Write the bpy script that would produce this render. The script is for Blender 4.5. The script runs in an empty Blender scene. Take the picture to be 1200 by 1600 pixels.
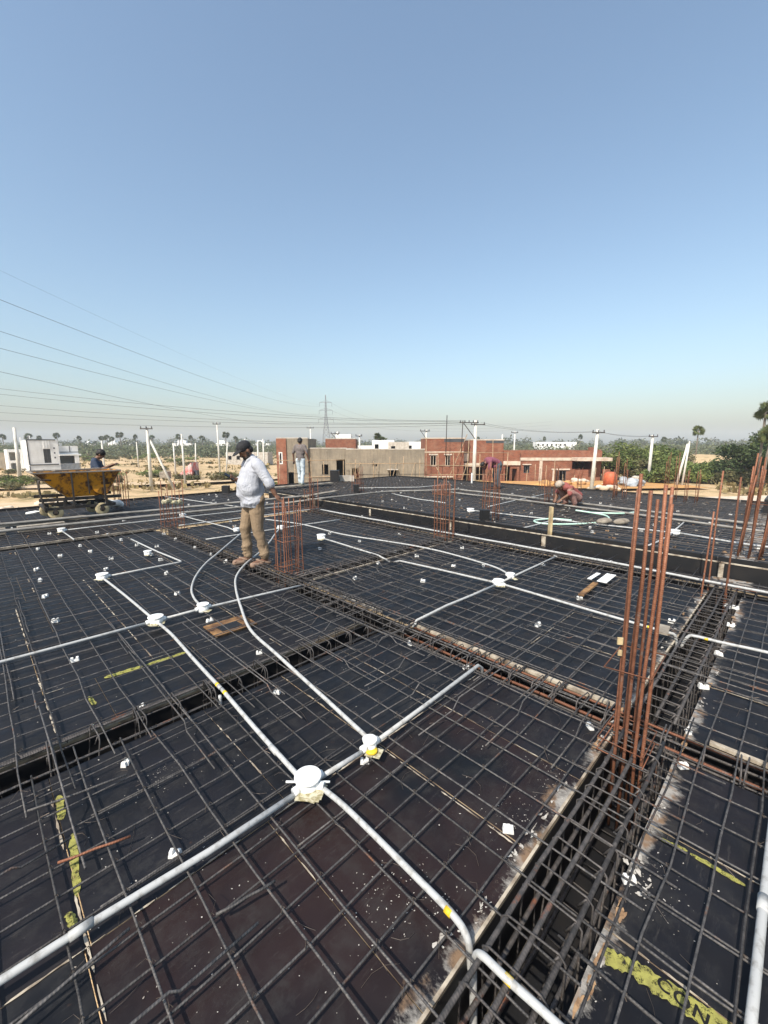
import bpy, math, random
import numpy as np
from mathutils import Vector, Matrix

RND = random.Random(11)
NP = np.random.RandomState(5)
scene = bpy.context.scene
COL = scene.collection
rad = math.radians
# World axes: +X runs forward-right along one beam direction, +Y forward-left along the other. Deck level z = 0.

# ------------------------------------------------------------------ camera
cam_d = bpy.data.cameras.new('camera')
cam = bpy.data.objects.new('camera', cam_d)
COL.objects.link(cam)
cam.location = (0, 0, 1.72)
cam.rotation_euler = (rad(90 - 9.2), 0, rad(-45))
cam_d.sensor_fit = 'VERTICAL'
cam_d.sensor_height = 36
cam_d.lens = 36 * 650 / 1600
cam_d.clip_start = 0.05
cam_d.clip_end = 9000
scene.camera = cam

# ------------------------------------------------------------------ sky, sun, exposure
SUN_EL = 48.0
SUN_DIR = Vector((-0.97, -0.24, 0)).normalized()      # horizontal direction towards the sun (from the left, behind the camera)
world = bpy.data.worlds.new('World')
scene.world = world
world.use_nodes = True
wn = world.node_tree
for n in list(wn.nodes): wn.nodes.remove(n)
sky = wn.nodes.new('ShaderNodeTexSky')
sky.sky_type = 'NISHITA'
sky.sun_disc = False
sky.sun_elevation = rad(SUN_EL)
sky.sun_rotation = math.atan2(SUN_DIR.x, SUN_DIR.y)
sky.altitude = 300
sky.air_density = 1.5
sky.dust_density = 3.0
sky.ozone_density = 5.0
bg = wn.nodes.new('ShaderNodeBackground')
bg.inputs['Strength'].default_value = 0.14
wo = wn.nodes.new('ShaderNodeOutputWorld')
hs = wn.nodes.new('ShaderNodeHueSaturation'); hs.inputs['Saturation'].default_value = 0.88; hs.inputs['Hue'].default_value = 0.494
wn.links.new(sky.outputs[0], hs.inputs['Color'])
wn.links.new(hs.outputs[0], bg.inputs[0])
wn.links.new(bg.outputs[0], wo.inputs[0])
sun_d = bpy.data.lights.new('sun', 'SUN')
sun_d.energy = 4.2
sun_d.angle = rad(0.55)
sun_d.color = (1.0, 0.93, 0.82)
sun = bpy.data.objects.new('sun', sun_d)
COL.objects.link(sun)
to_sun = Vector((SUN_DIR.x * math.cos(rad(SUN_EL)), SUN_DIR.y * math.cos(rad(SUN_EL)), math.sin(rad(SUN_EL))))
sun.rotation_euler = to_sun.to_track_quat('Z', 'Y').to_euler()
scene.view_settings.view_transform = 'Standard'
scene.view_settings.look = 'None'
scene.view_settings.gamma = 1
scene.view_settings.use_curve_mapping = False
scene.view_settings.exposure = 0.45
scene.cycles.max_bounces = 6
scene.cycles.volume_bounces = 1
scene.cycles.diffuse_bounces = 3
scene.cycles.use_denoising = True

# ------------------------------------------------------------------ helpers
S2 = 2 ** -0.5
def V(r, f, z=0.0):
    """r metres to the right, f metres ahead -> world"""
    return Vector(((r + f) * S2, (f - r) * S2, z))

WT = {}
def tag(o, label=None, cat=None, group=None, kind=None):
    if label: o['label'] = label
    if cat: o['category'] = cat
    if group: o['group'] = group
    if kind: o['kind'] = kind
    return o

def thing(name, label, cat, loc=(0, 0, 0), rz=0.0, group=None, kind=None):
    o = bpy.data.objects.new(name, None)
    COL.objects.link(o)
    o.empty_display_size = 0.1
    o.location = loc
    o.rotation_euler = (0, 0, rz)
    WT[o.name] = Vector(loc)
    return tag(o, label, cat, group, kind)

def link_mesh(name, me, parent=None, local=False):
    o = bpy.data.objects.new(name, me)
    COL.objects.link(o)
    off = Vector((0, 0, 0))
    if parent is not None:
        o.parent = parent
        if not local:
            off = -WT.get(parent.name, Vector((0, 0, 0)))
            o.location = off
    WT[o.name] = Vector((0, 0, 0))
    return o

def copy_tree(o, parent=None):
    c = o.copy()
    COL.objects.link(c)
    c.parent = parent
    for ch in o.children:
        copy_tree(ch, c)
    return c

class MB:
    def __init__(self):
        self.v = []; self.f = []; self.uv = []; self.mi = []
    def add(self, vs, fs, m=0, uvs=None):
        b = len(self.v)
        self.v += [tuple(x) for x in vs]
        for i, f in enumerate(fs):
            self.f.append(tuple(b + k for k in f))
            self.mi.append(m)
            self.uv.append(uvs[i] if uvs else [(0, 0)] * len(f))
        return self
    def box(self, c, s, rz=0.0, m=0, taper=1.0):
        x, y, z = s[0] / 2, s[1] / 2, s[2] / 2
        pts = []
        for (i, j, k) in ((-1,-1,-1),(1,-1,-1),(1,1,-1),(-1,1,-1),(-1,-1,1),(1,-1,1),(1,1,1),(-1,1,1)):
            t = taper if k > 0 else 1.0
            px, py = i * x * t, j * y * t
            pts.append((c[0] + px * math.cos(rz) - py * math.sin(rz), c[1] + px * math.sin(rz) + py * math.cos(rz), c[2] + k * z))
        return self.add(pts, [(0,3,2,1),(4,5,6,7),(0,1,5,4),(1,2,6,5),(2,3,7,6),(3,0,4,7)], m)
    def bx(self, x0, x1, y0, y1, z0, z1, m=0):
        return self.box(((x0+x1)/2, (y0+y1)/2, (z0+z1)/2), (x1-x0, y1-y0, z1-z0), 0, m)
    def bar(self, p, q, w, h=None, m=0, up=(0, 0, 1)):
        p = Vector(p); q = Vector(q); h = h or w
        d = (q - p).normalized(); u = Vector(up)
        if abs(d.dot(u)) > 0.98: u = Vector((1, 0, 0))
        s = d.cross(u).normalized(); u = s.cross(d)
        pts = [e + s * (i * w / 2) + u * (j * h / 2) for e in (p, q) for (i, j) in ((-1,-1),(1,-1),(1,1),(-1,1))]
        return self.add(pts, [(0,1,2,3),(7,6,5,4),(0,4,5,1),(1,5,6,2),(2,6,7,3),(3,7,4,0)], m)
    def tube(self, pts, r, n=6, m=0, closed=False):
        pts = [Vector(p) for p in pts]; k = len(pts)
        rs = r if isinstance(r, (list, tuple)) else [r] * k
        tang = []
        for i in range(k):
            if closed: t = pts[(i+1) % k] - pts[i-1]
            else: t = pts[min(i+1, k-1)] - pts[max(i-1, 0)]
            tang.append(t.normalized())
        a = Vector((0, 0, 1)) if abs(tang[0].z) < 0.9 else Vector((1, 0, 0))
        nrm = (a - tang[0] * a.dot(tang[0])).normalized()
        vs = []; L = [0.0]
        for i in range(k):
            if i:
                nrm = nrm - tang[i] * nrm.dot(tang[i])
                nrm = nrm.normalized() if nrm.length > 1e-6 else Vector((1, 0, 0))
                L.append(L[-1] + (pts[i] - pts[i-1]).length)
            b = tang[i].cross(nrm)
            for j in range(n):
                an = 2 * math.pi * j / n
                vs.append(pts[i] + (nrm * math.cos(an) + b * math.sin(an)) * rs[i])
        fs = []; uvs = []
        for i in range(k if closed else k - 1):
            i2 = (i + 1) % k
            for j in range(n):
                j2 = (j + 1) % n
                fs.append((i*n+j, i*n+j2, i2*n+j2, i2*n+j))
                l2 = L[i2] if i2 > i else L[i] + 0.1
                uvs.append([(j/n, L[i]), ((j+1)/n, L[i]), ((j+1)/n, l2), (j/n, l2)])
        if not closed:
            fs.append(tuple(range(n-1, -1, -1))); uvs.append([(0, 0)] * n)
            fs.append(tuple((k-1)*n + j for j in range(n))); uvs.append([(0, 0)] * n)
        return self.add(vs, fs, m, uvs)
    def lathe(self, prof, c, n=16, m=0):
        """prof: list of (radius, z); closed by caps"""
        vs = []
        for (r, z) in prof:
            for j in range(n):
                a = 2 * math.pi * j / n
                vs.append((c[0] + r * math.cos(a), c[1] + r * math.sin(a), c[2] + z))
        fs = []
        for i in range(len(prof) - 1):
            for j in range(n):
                fs.append((i*n+j, i*n+(j+1) % n, (i+1)*n+(j+1) % n, (i+1)*n+j))
        fs.append(tuple(range(n-1, -1, -1)))
        fs.append(tuple((len(prof)-1)*n + j for j in range(n)))
        return self.add(vs, fs, m)
    def capsule(self, p, q, r0, r1, n=10):
        p = Vector(p); q = Vector(q)
        d = q - p
        if d.length < 1e-5: d = Vector((0, 0, 1e-4))
        d = d.normalized()
        pts = []; rs = []
        for a in (-80, -50, -22): pts.append(p + d * r0 * math.sin(rad(a))); rs.append(r0 * math.cos(rad(a)))
        pts.append(p); rs.append(r0)
        pts.append(q); rs.append(r1)
        for a in (22, 50, 80): pts.append(q + d * r1 * math.sin(rad(a))); rs.append(r1 * math.cos(rad(a)))
        return self.tube(pts, rs, n)
    def ellipsoid(self, c, r, rot=None, n=14, k=9):
        M_ = rot.to_matrix() if rot else Matrix.Identity(3)
        vs = []
        for i in range(k + 1):
            t = -math.pi/2 + math.pi * (i + 0.02) / (k + 0.04)
            for j in range(n):
                a = 2 * math.pi * j / n
                vs.append(Vector(c) + M_ @ Vector((r[0]*math.cos(t)*math.cos(a), r[1]*math.cos(t)*math.sin(a), r[2]*math.sin(t))))
        fs = [(i*n+j, i*n+(j+1) % n, (i+1)*n+(j+1) % n, (i+1)*n+j) for i in range(k) for j in range(n)]
        fs.append(tuple(range(n-1, -1, -1))); fs.append(tuple(k*n + j for j in range(n)))
        return self.add(vs, fs)
    def loft(self, secs, n=20):
        """closed surface through elliptical sections (cx, cy, z, rx, ry)"""
        vs = []
        full = [(secs[0][0], secs[0][1], secs[0][2] - .012, secs[0][3] * .55, secs[0][4] * .55)] + list(secs) + [(secs[-1][0], secs[-1][1], secs[-1][2] + .012, secs[-1][3] * .55, secs[-1][4] * .55)]
        for (cx, cy, z, rx, ry) in full:
            for j in range(n):
                a = 2 * math.pi * j / n
                vs.append((cx + rx * math.cos(a), cy + ry * math.sin(a), z))
        fs = [(i*n+j, i*n+(j+1) % n, (i+1)*n+(j+1) % n, (i+1)*n+j) for i in range(len(full) - 1) for j in range(n)]
        fs.append(tuple(range(n-1, -1, -1))); fs.append(tuple((len(full)-1)*n + j for j in range(n)))
        return self.add(vs, fs)
    def mesh(self, name, mats, smooth=False):
        me = bpy.data.meshes.new(name)
        me.from_pydata(self.v, [], self.f)
        ms = mats if isinstance(mats, (list, tuple)) else [mats]
        for m in ms: me.materials.append(m)
        me.polygons.foreach_set('material_index', self.mi)
        ul = me.uv_layers.new(name='UVMap')
        flat = [c for f in self.uv for uv in f for c in uv]
        ul.data.foreach_set('uv', flat)
        if smooth: me.polygons.foreach_set('use_smooth', [True] * len(self.f))
        me.update()
        return me
    def build(self, name, mats, parent=None, smooth=False, local=False):
        return link_mesh(name, self.mesh(name, mats, smooth), parent, local)

def np_mesh(name, verts, quads, mat):
    me = bpy.data.meshes.new(name)
    nv, nf = len(verts), len(quads)
    me.vertices.add(nv); me.vertices.foreach_set('co', np.ascontiguousarray(verts, dtype=np.float32).ravel())
    me.loops.add(nf * 4); me.loops.foreach_set('vertex_index', np.ascontiguousarray(quads, dtype=np.int32).ravel())
    me.polygons.add(nf); me.polygons.foreach_set('loop_start', np.arange(0, nf * 4, 4, dtype=np.int32))
    me.materials.append(mat)
    me.update(); me.validate()
    return me

def remeshed(mb, vox, it=4):
    """union the closed pieces of mb into one continuous surface"""
    me = bpy.data.meshes.new('tmp'); me.from_pydata(mb.v, [], mb.f)
    o = bpy.data.objects.new('tmp', me); COL.objects.link(o)
    r = o.modifiers.new('r', 'REMESH'); r.mode = 'VOXEL'; r.voxel_size = vox; r.use_smooth_shade = True
    s = o.modifiers.new('s', 'SMOOTH'); s.factor = 0.5; s.iterations = it
    dg = bpy.context.evaluated_depsgraph_get(); dg.update()
    out = bpy.data.meshes.new_from_object(o.evaluated_get(dg))
    bpy.data.objects.remove(o); bpy.data.meshes.remove(me)
    out.polygons.foreach_set('use_smooth', [True] * len(out.polygons))
    return out

# ------------------------------------------------------------------ materials
class NT:
    def __init__(self, name):
        self.m = bpy.data.materials.new(name); self.m.use_nodes = True
        self.t = self.m.node_tree
        self.b = self.t.nodes['Principled BSDF']
    def n(self, ty, **kw):
        x = self.t.nodes.new('ShaderNode' + ty)
        for k, v in kw.items():
            if k in x.inputs.keys(): x.inputs[k].default_value = v
            else: setattr(x, k, v)
        return x
    def l(self, a, b): self.t.links.new(a, b)
    def coord(self, kind='Object', scale=(1, 1, 1)):
        tc = self.n('TexCoord'); mp = self.n('Mapping')
        mp.inputs['Scale'].default_value = scale
        self.l(tc.outputs[kind], mp.inputs[0])
        return mp.outputs[0]
    def noise(self, vec, scale, detail=4, rough=0.6):
        x = self.n('TexNoise'); x.inputs['Scale'].default_value = scale
        x.inputs['Detail'].default_value = detail; x.inputs['Roughness'].default_value = rough
        self.l(vec, x.inputs['Vector'])
        return x.outputs[0]
    def ramp(self, fac, a, b, ca=(0, 0, 0), cb=(1, 1, 1)):
        x = self.n('ValToRGB')
        e = x.color_ramp.elements
        e[0].position = a; e[1].position = b
        e[0].color = (*ca, 1); e[1].color = (*cb, 1)
        self.l(fac, x.inputs[0])
        return x.outputs[0]
    def mix(self, fac, a, b, mode='MIX'):
        x = self.n('Mix', data_type='RGBA', blend_type=mode)
        for s, v in ((0, fac), (6, a), (7, b)):
            if isinstance(v, (int, float)): x.inputs[s].default_value = v
            elif isinstance(v, tuple): x.inputs[s].default_value = (*v, 1) if len(v) == 3 else v
            else: self.l(v, x.inputs[s])
        return x.outputs[2]
    def rnd(self):
        return self.n('ObjectInfo').outputs['Random']
    def value(self, colsock, facsock, lo, hi):
        mr = self.n('MapRange'); mr.inputs[3].default_value = lo; mr.inputs[4].default_value = hi
        self.l(facsock, mr.inputs[0])
        h = self.n('HueSaturation'); self.l(mr.outputs[0], h.inputs['Value']); self.l(colsock, h.inputs['Color'])
        return h.outputs[0]
    def bump(self, h, strength, dist=0.02):
        x = self.n('Bump'); x.inputs['Strength'].default_value = strength; x.inputs['Distance'].default_value = dist
        self.l(h, x.inputs['Height']); self.l(x.outputs[0], self.b.inputs['Normal'])
    def out(self, col, rough=0.8, metal=0.0, spec=0.5):
        if isinstance(col, tuple): self.b.inputs['Base Color'].default_value = (*col, 1)
        else: self.l(col, self.b.inputs['Base Color'])
        if isinstance(rough, (int, float)): self.b.inputs['Roughness'].default_value = rough
        else: self.l(rough, self.b.inputs['Roughness'])
        self.b.inputs['Metallic'].default_value = metal
        self.b.inputs['Specular IOR Level'].default_value = spec
        return self.m

def simple(name, c1, c2=None, scale=8.0, rough=0.8, metal=0.0, spec=0.4, bump=0.0, var=0.0, lo=0.4, hi=0.65, bscale=None):
    t = NT(name); co = t.coord()
    c2 = c2 or tuple(x * 0.7 for x in c1)
    nz = t.noise(co, scale, 6)
    col = t.mix(t.ramp(nz, lo, hi), c1, c2)
    if var: col = t.value(col, t.rnd(), 1 - var, 1 + var)
    if bump: t.bump(t.noise(co, bscale or scale * 3, 5), bump)
    return t.out(col, rough, metal, spec)

def ply_material():
    t = NT('film_faced_plywood'); co = t.coord()
    r = t.rnd()
    big = t.noise(co, 1.3, 3)
    mid = t.noise(co, 6.0, 6, 0.7)
    fine = t.noise(co, 60.0, 4, 0.7)
    oc = t.n('SeparateXYZ'); t.l(t.n('ObjectInfo').outputs['Color'], oc.inputs[0]); tone = oc.outputs[0]
    base = t.mix(tone, (0.0092, 0.0100, 0.0126), (0.0235, 0.0118, 0.0100))
    base = t.mix(t.ramp(big, 0.42, 0.66), base, (0.0060, 0.0063, 0.0076))
    base = t.mix(t.ramp(mid, 0.50, 0.80, (0, 0, 0), (0.55, 0.55, 0.55)), base, (0.036, 0.035, 0.034))   # cement dust
    st = t.coord('Object', (2.0, 14.0, 1.0))
    base = t.mix(t.ramp(t.noise(st, 3.0, 5, 0.75), 0.58, 0.78, (0, 0, 0), (0.55, 0.55, 0.55)), base, (0.080, 0.072, 0.064))  # dried wipe marks
    sc2 = t.coord('Object', (16.0, 1.6, 1.0)); base = t.mix(t.ramp(t.noise(sc2, 4.0, 5, 0.8), 0.66, 0.76, (0, 0, 0), (0.5, 0.5, 0.5)), base, (0.12, 0.105, 0.09))
    base = t.mix(t.ramp(t.noise(co, 11.0, 3, 0.6), 0.70, 0.78, (0, 0, 0), (0.6, 0.6, 0.6)), base, (0.075, 0.038, 0.022))
    base = t.mix(t.ramp(fine, 0.68, 0.78, (0, 0, 0), (0.5, 0.5, 0.5)), base, (0.16, 0.15, 0.14))
    # cement smeared along the mouth of the right-hand trench
    sp = t.n('SeparateXYZ'); t.l(co, sp.inputs[0])
    d1 = t.n('Math', operation='SUBTRACT'); t.l(sp.outputs[1], d1.inputs[0]); d1.inputs[1].default_value = 0.47
    d2 = t.n('Math', operation='ABSOLUTE'); t.l(d1.outputs[0], d2.inputs[0])
    d3 = t.n('MapRange'); t.l(d2.outputs[0], d3.inputs[0]); d3.inputs[1].default_value = 0.15; d3.inputs[2].default_value = 0.30; d3.inputs[3].default_value = 0.33; d3.inputs[4].default_value = 0.0
    nA = t.noise(co, 4.5, 2, 0.5); nB = t.noise(t.coord('Object', (1.0, 0.55, 1.0)), 38.0, 6, 0.75)
    a1 = t.n('Math', operation='MULTIPLY_ADD'); t.l(nB, a1.inputs[0]); a1.inputs[1].default_value = 0.42; t.l(d3.outputs[0], a1.inputs[2])
    a2 = t.n('Math', operation='MULTIPLY_ADD'); t.l(nA, a2.inputs[0]); a2.inputs[1].default_value = 0.62; t.l(a1.outputs[0], a2.inputs[2])
    smear = t.mix(t.ramp(t.noise(co, 9.0, 2), 0.50, 0.60), (0.31, 0.29, 0.26), (0.20, 0.13, 0.08))
    base = t.mix(t.ramp(a2.outputs[0], 0.745, 0.86), base, smear)
    foot = t.noise(co, 3.2, 6, 0.8); base = t.mix(t.ramp(foot, 0.54, 0.70, (0, 0, 0), (0.5, 0.5, 0.5)), base, (0.040, 0.038, 0.035))   # trodden dust
    rough = t.ramp(mid, 0.30, 0.70, (0.34, 0.34, 0.34), (0.72, 0.72, 0.72))
    t.bump(mid, 0.08, 0.01)
    return t.out(base, rough, 0, 0.30)

def rebar_material(name, c1, c2, rust=(0.20, 0.075, 0.03), amt=0.62, rib=0.3):
    t = NT(name); co = t.coord()
    nz = t.noise(co, 5.0, 5, 0.7)
    col = t.mix(t.ramp(t.noise(co, 45.0, 3), 0.4, 0.65), c1, c2)
    col = t.mix(t.ramp(nz, amt, amt + 0.10), col, rust)
    col = t.mix(t.ramp(t.noise(co, 17.0, 4, 0.7), 0.60, 0.72, (0, 0, 0), (0.7, 0.7, 0.7)), col, (0.22, 0.20, 0.18))
    col = t.value(col, t.rnd(), 0.7, 1.35)
    uv = t.n('UVMap'); sep = t.n('SeparateXYZ'); t.l(uv.outputs[0], sep.inputs[0])
    m1 = t.n('Math', operation='MULTIPLY_ADD'); t.l(sep.outputs[1], m1.inputs[0]); m1.inputs[1].default_value = 2*math.pi/0.011
    m2 = t.n('Math', operation='MULTIPLY'); t.l(sep.outputs[0], m2.inputs[0]); m2.inputs[1].default_value = 2*math.pi
    t.l(m2.outputs[0], m1.inputs[2])
    sn = t.n('Math', operation='SINE'); t.l(m1.outputs[0], sn.inputs[0])
    t.bump(sn.outputs[0], rib, 0.0012)
    return t.out(col, 0.62, 0.35, 0.4)

def brick_material():
    t = NT('brickwork'); co = t.coord()
    sep = t.n('SeparateXYZ'); t.l(co, sep.inputs[0])
    ad = t.n('Math', operation='ADD'); t.l(sep.outputs[0], ad.inputs[0]); t.l(sep.outputs[1], ad.inputs[1])
    cb = t.n('CombineXYZ'); t.l(ad.outputs[0], cb.inputs[0]); t.l(sep.outputs[2], cb.inputs[1])
    b = t.n('TexBrick'); t.l(cb.outputs[0], b.inputs['Vector'])
    b.inputs['Scale'].default_value = 1.0; b.inputs['Brick Width'].default_value = 0.24; b.inputs['Row Height'].default_value = 0.09
    b.inputs['Mortar Size'].default_value = 0.009; b.inputs['Mortar Smooth'].default_value = 0.2
    b.inputs['Color1'].default_value = (0.27, 0.088, 0.048, 1); b.inputs['Color2'].default_value = (0.17, 0.055, 0.034, 1)
    b.inputs['Mortar'].default_value = (0.26, 0.16, 0.11, 1)
    col = t.mix(t.ramp(t.noise(co, 1.1, 6, 0.75), 0.48, 0.80), b.outputs[0], (0.31, 0.18, 0.12))
    col = t.mix(t.ramp(t.noise(co, 5.0, 4, 0.7), 0.55, 0.8, (0, 0, 0), (0.6, 0.6, 0.6)), col, (0.15, 0.05, 0.03))
    t.bump(b.outputs[1], -0.5, 0.02)
    return t.out(col, 0.92, 0, 0.2)

def soil_material():
    t = NT('dry_soil'); co = t.coord()
    a = t.noise(co, 0.045, 6, 0.7); b = t.noise(co, 0.35, 6, 0.7); c = t.noise(co, 2.5, 5, 0.7)
    col = t.mix(t.ramp(a, 0.38, 0.62), (0.56, 0.39, 0.225), (0.48, 0.355, 0.20))
    col = t.mix(t.ramp(b, 0.48, 0.62), col, (0.30, 0.225, 0.115))
    col = t.mix(t.ramp(b, 0.64, 0.72), col, (0.125, 0.115, 0.050))
    col = t.mix(t.ramp(c, 0.52, 0.72, (0, 0, 0), (0.75, 0.75, 0.75)), col, (0.56, 0.43, 0.27))
    t.bump(c, 0.5, 0.2)
    return t.out(col, 0.95, 0, 0.1)

def leaf_material(name, c1, c2, scale=0.8):
    t = NT(name); co = t.coord()
    g = t.n('NewGeometry')
    col = t.mix(t.ramp(t.noise(co, scale, 3), 0.38, 0.62), c1, c2)
    col = t.value(col, g.outputs['Random Per Island'], 0.6, 1.45)
    col = t.value(col, t.rnd(), 0.8, 1.2)
    m = t.out(col, 0.65, 0, 0.25)
    tr = t.n('BsdfTranslucent'); t.l(col, tr.inputs[0])
    mx = t.n('MixShader'); mx.inputs[0].default_value = 0.25
    t.l(t.b.outputs[0], mx.inputs[1]); t.l(tr.outputs[0], mx.inputs[2])
    t.l(mx.outputs[0], t.t.nodes['Material Output'].inputs[0])
    return m

MAT = {}
MAT['ply'] = ply_material()
MAT['ply_edge'] = simple('raw_plywood_edge', (0.36, 0.28, 0.18), (0.13, 0.09, 0.06), 9, 0.85)
MAT['black_board'] = simple('black_form_board', (0.011, 0.011, 0.012), (0.022, 0.019, 0.017), 5, 0.5, lo=0.45, hi=0.75, var=0.2)
MAT['batten'] = simple('cement_stained_timber', (0.46, 0.40, 0.31), (0.15, 0.11, 0.075), 7, 0.9, bump=0.3, lo=0.42, hi=0.62)
MAT['timber'] = simple('sawn_timber', (0.55, 0.43, 0.24), (0.26, 0.17, 0.085), 6, 0.85, bump=0.25)
MAT['plank'] = simple('weathered_plank', (0.33, 0.29, 0.23), (0.16, 0.13, 0.10), 5, 0.9, bump=0.3)
MAT['rebar'] = rebar_material('mesh_rebar', (0.056, 0.053, 0.052), (0.120, 0.110, 0.102), (0.17, 0.078, 0.042), amt=0.60)
MAT['rebar_far'] = rebar_material('mesh_rebar_dusty', (0.070, 0.063, 0.058), (0.125, 0.108, 0.095), (0.15, 0.075, 0.045), amt=0.62, rib=0.1)
MAT['beam_rebar'] = rebar_material('beam_rebar', (0.060, 0.055, 0.052), (0.11, 0.096, 0.088), (0.24, 0.085, 0.04), amt=0.60)
MAT['rust'] = rebar_material('rusted_starter_bar', (0.195, 0.078, 0.043), (0.25, 0.110, 0.062), (0.12, 0.048, 0.028), amt=0.58)
MAT['tie'] = simple('tie_wire', (0.10, 0.085, 0.075), (0.17, 0.13, 0.10), 20, 0.5, 0.5)
MAT['pvc'] = simple('grey_pvc_conduit', (0.42, 0.42, 0.405), (0.20, 0.185, 0.16), 26, 0.5, spec=0.4, lo=0.50, hi=0.74, var=0.06)
MAT['box_white'] = simple('white_plastic_box', (0.78, 0.78, 0.75), (0.55, 0.53, 0.48), 18, 0.45, lo=0.55, hi=0.75)
MAT['block'] = simple('white_cover_block', (0.76, 0.75, 0.71), (0.48, 0.45, 0.40), 30, 0.8, lo=0.5, hi=0.75)
MAT['yellow_tape'] = simple('yellow_tape', (0.80, 0.55, 0.03), (0.55, 0.36, 0.02), 40, 0.5)
MAT['cream_tape'] = simple('cream_packing_card', (0.52, 0.48, 0.35), (0.26, 0.22, 0.11), 40, 0.8, lo=0.42, hi=0.6)
MAT['strip'] = simple('yellow_green_stencil_paint', (0.36, 0.34, 0.075), (0.07, 0.068, 0.028), 42, 0.85, lo=0.44, hi=0.60)
def worn(name, c, c2, scale, lo, hi):
    t = NT(name); co = t.coord(); m = t.out(t.mix(t.ramp(t.noise(co, 30, 4), .4, .65), c, c2), .85, 0, .2)
    tr = t.n('BsdfTransparent'); mx = t.n('MixShader'); t.l(t.ramp(t.noise(co, scale, 6, .75), lo, hi), mx.inputs[0])
    t.l(tr.outputs[0], mx.inputs[1]); t.l(t.b.outputs[0], mx.inputs[2]); t.l(mx.outputs[0], t.t.nodes['Material Output'].inputs[0])
    return m
MAT['strip'] = worn('yellow_green_stencil_paint', (0.32, 0.305, 0.080), (0.22, 0.205, 0.06), 44, 0.36, 0.50)
MAT['ink'] = worn('black_stencil_ink', (0.010, 0.010, 0.010), (0.02, 0.02, 0.015), 60, 0.24, 0.34)
MAT['splash'] = simple('cement_splash', (0.50, 0.47, 0.42), (0.20, 0.17, 0.14), 30, 0.95, lo=0.42, hi=0.66)
MAT['splash_brown'] = simple('torn_plywood', (0.38, 0.24, 0.13), (0.16, 0.09, 0.05), 30, 0.95)
MAT['ply_patch'] = simple('bare_plywood_offcut', (0.30, 0.165, 0.065), (0.07, 0.035, 0.02), 9, 0.85, lo=0.38, hi=0.62)
MAT['brick'] = brick_material()
def plaster_material():
    t = NT('rough_cement_plaster'); co = t.coord()
    col = t.mix(t.ramp(t.noise(co, 0.6, 6, .7), .38, .66), (0.285, 0.240, 0.180), (0.185, 0.160, 0.125))
    col = t.mix(t.ramp(t.noise(t.coord('Object', (3, 3, .35)), 1.6, 5, .7), .50, .72, (0, 0, 0), (.7, .7, .7)), col, (0.125, 0.105, 0.080))
    col = t.mix(t.ramp(t.noise(co, 4.0, 4, .7), .58, .74, (0, 0, 0), (.6, .6, .6)), col, (0.36, 0.32, 0.26))
    t.bump(t.noise(co, 7, 5), .4, .05)
    return t.out(col, .95, 0, .1)
MAT['plaster'] = plaster_material()
MAT['concrete'] = simple('pale_concrete', (0.50, 0.46, 0.40), (0.33, 0.29, 0.24), 2.0, 0.9)
MAT['lintel'] = simple('pale_lintel', (0.62, 0.53, 0.43), (0.42, 0.33, 0.25), 2.0, 0.9)
MAT['white_wall'] = simple('white_painted_wall', (0.80, 0.80, 0.78), (0.70, 0.69, 0.66), 0.6, 0.8)
MAT['dark_trim'] = simple('dark_grey_trim', (0.055, 0.058, 0.065), (0.08, 0.08, 0.085), 2, 0.6)
MAT['painted_dark'] = simple('painted_dark_interior', (0.02, 0.018, 0.016), (0.03, 0.025, 0.02), 2, 0.9)  # near-black: indoor shade put into the colour of floors and window backing
MAT['glass'] = simple('dark_window_glass', (0.03, 0.035, 0.04), (0.05, 0.05, 0.055), 1, 0.08, spec=0.8)
MAT['pole'] = simple('cement_pole', (0.66, 0.64, 0.58), (0.50, 0.47, 0.41), 1.5, 0.9)
MAT['steel'] = simple('galvanised_steel', (0.23, 0.24, 0.25), (0.16, 0.165, 0.17), 2, 0.55, 0.4)
MAT['dark_steel'] = simple('dark_steel', (0.045, 0.042, 0.040), (0.09, 0.07, 0.055), 8, 0.6, 0.5)
MAT['wire'] = simple('conductor', (0.10, 0.10, 0.11), (0.12, 0.12, 0.13), 1, 0.6, 0.2)
MAT['bamboo'] = simple('bamboo_pole', (0.40, 0.29, 0.18), (0.24, 0.16, 0.09), 4, 0.8)
MAT['soil'] = soil_material()
MAT['track'] = simple('packed_earth_track', (0.58, 0.44, 0.29), (0.48, 0.35, 0.215), 0.5, 0.95, spec=0.1)
MAT['earth'] = simple('orange_earth', (0.52, 0.28, 0.10), (0.40, 0.24, 0.12), 0.8, 0.95, spec=0.1, bump=0.3)
MAT['sand'] = simple('pale_sand', (0.62, 0.53, 0.42), (0.48, 0.38, 0.27), 1.5, 0.95, spec=0.1, bump=0.3)
MAT['leaf_a'] = leaf_material('acacia_leaf', (0.105, 0.150, 0.042), (0.195, 0.215, 0.068))
MAT['leaf_b'] = leaf_material('dark_leaf', (0.038, 0.058, 0.022), (0.066, 0.088, 0.034))
MAT['leaf_c'] = leaf_material('dry_scrub_leaf', (0.105, 0.110, 0.045), (0.165, 0.145, 0.070))
MAT['leaf_palm'] = leaf_material('palm_leaf', (0.060, 0.085, 0.028), (0.105, 0.115, 0.045), 2.0)
MAT['leaf_far'] = leaf_material('far_wood_leaf', (0.075, 0.095, 0.050), (0.125, 0.130, 0.070), 0.05)
MAT['bark'] = simple('bark', (0.17, 0.14, 0.11), (0.10, 0.08, 0.065), 3, 0.95)

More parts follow.
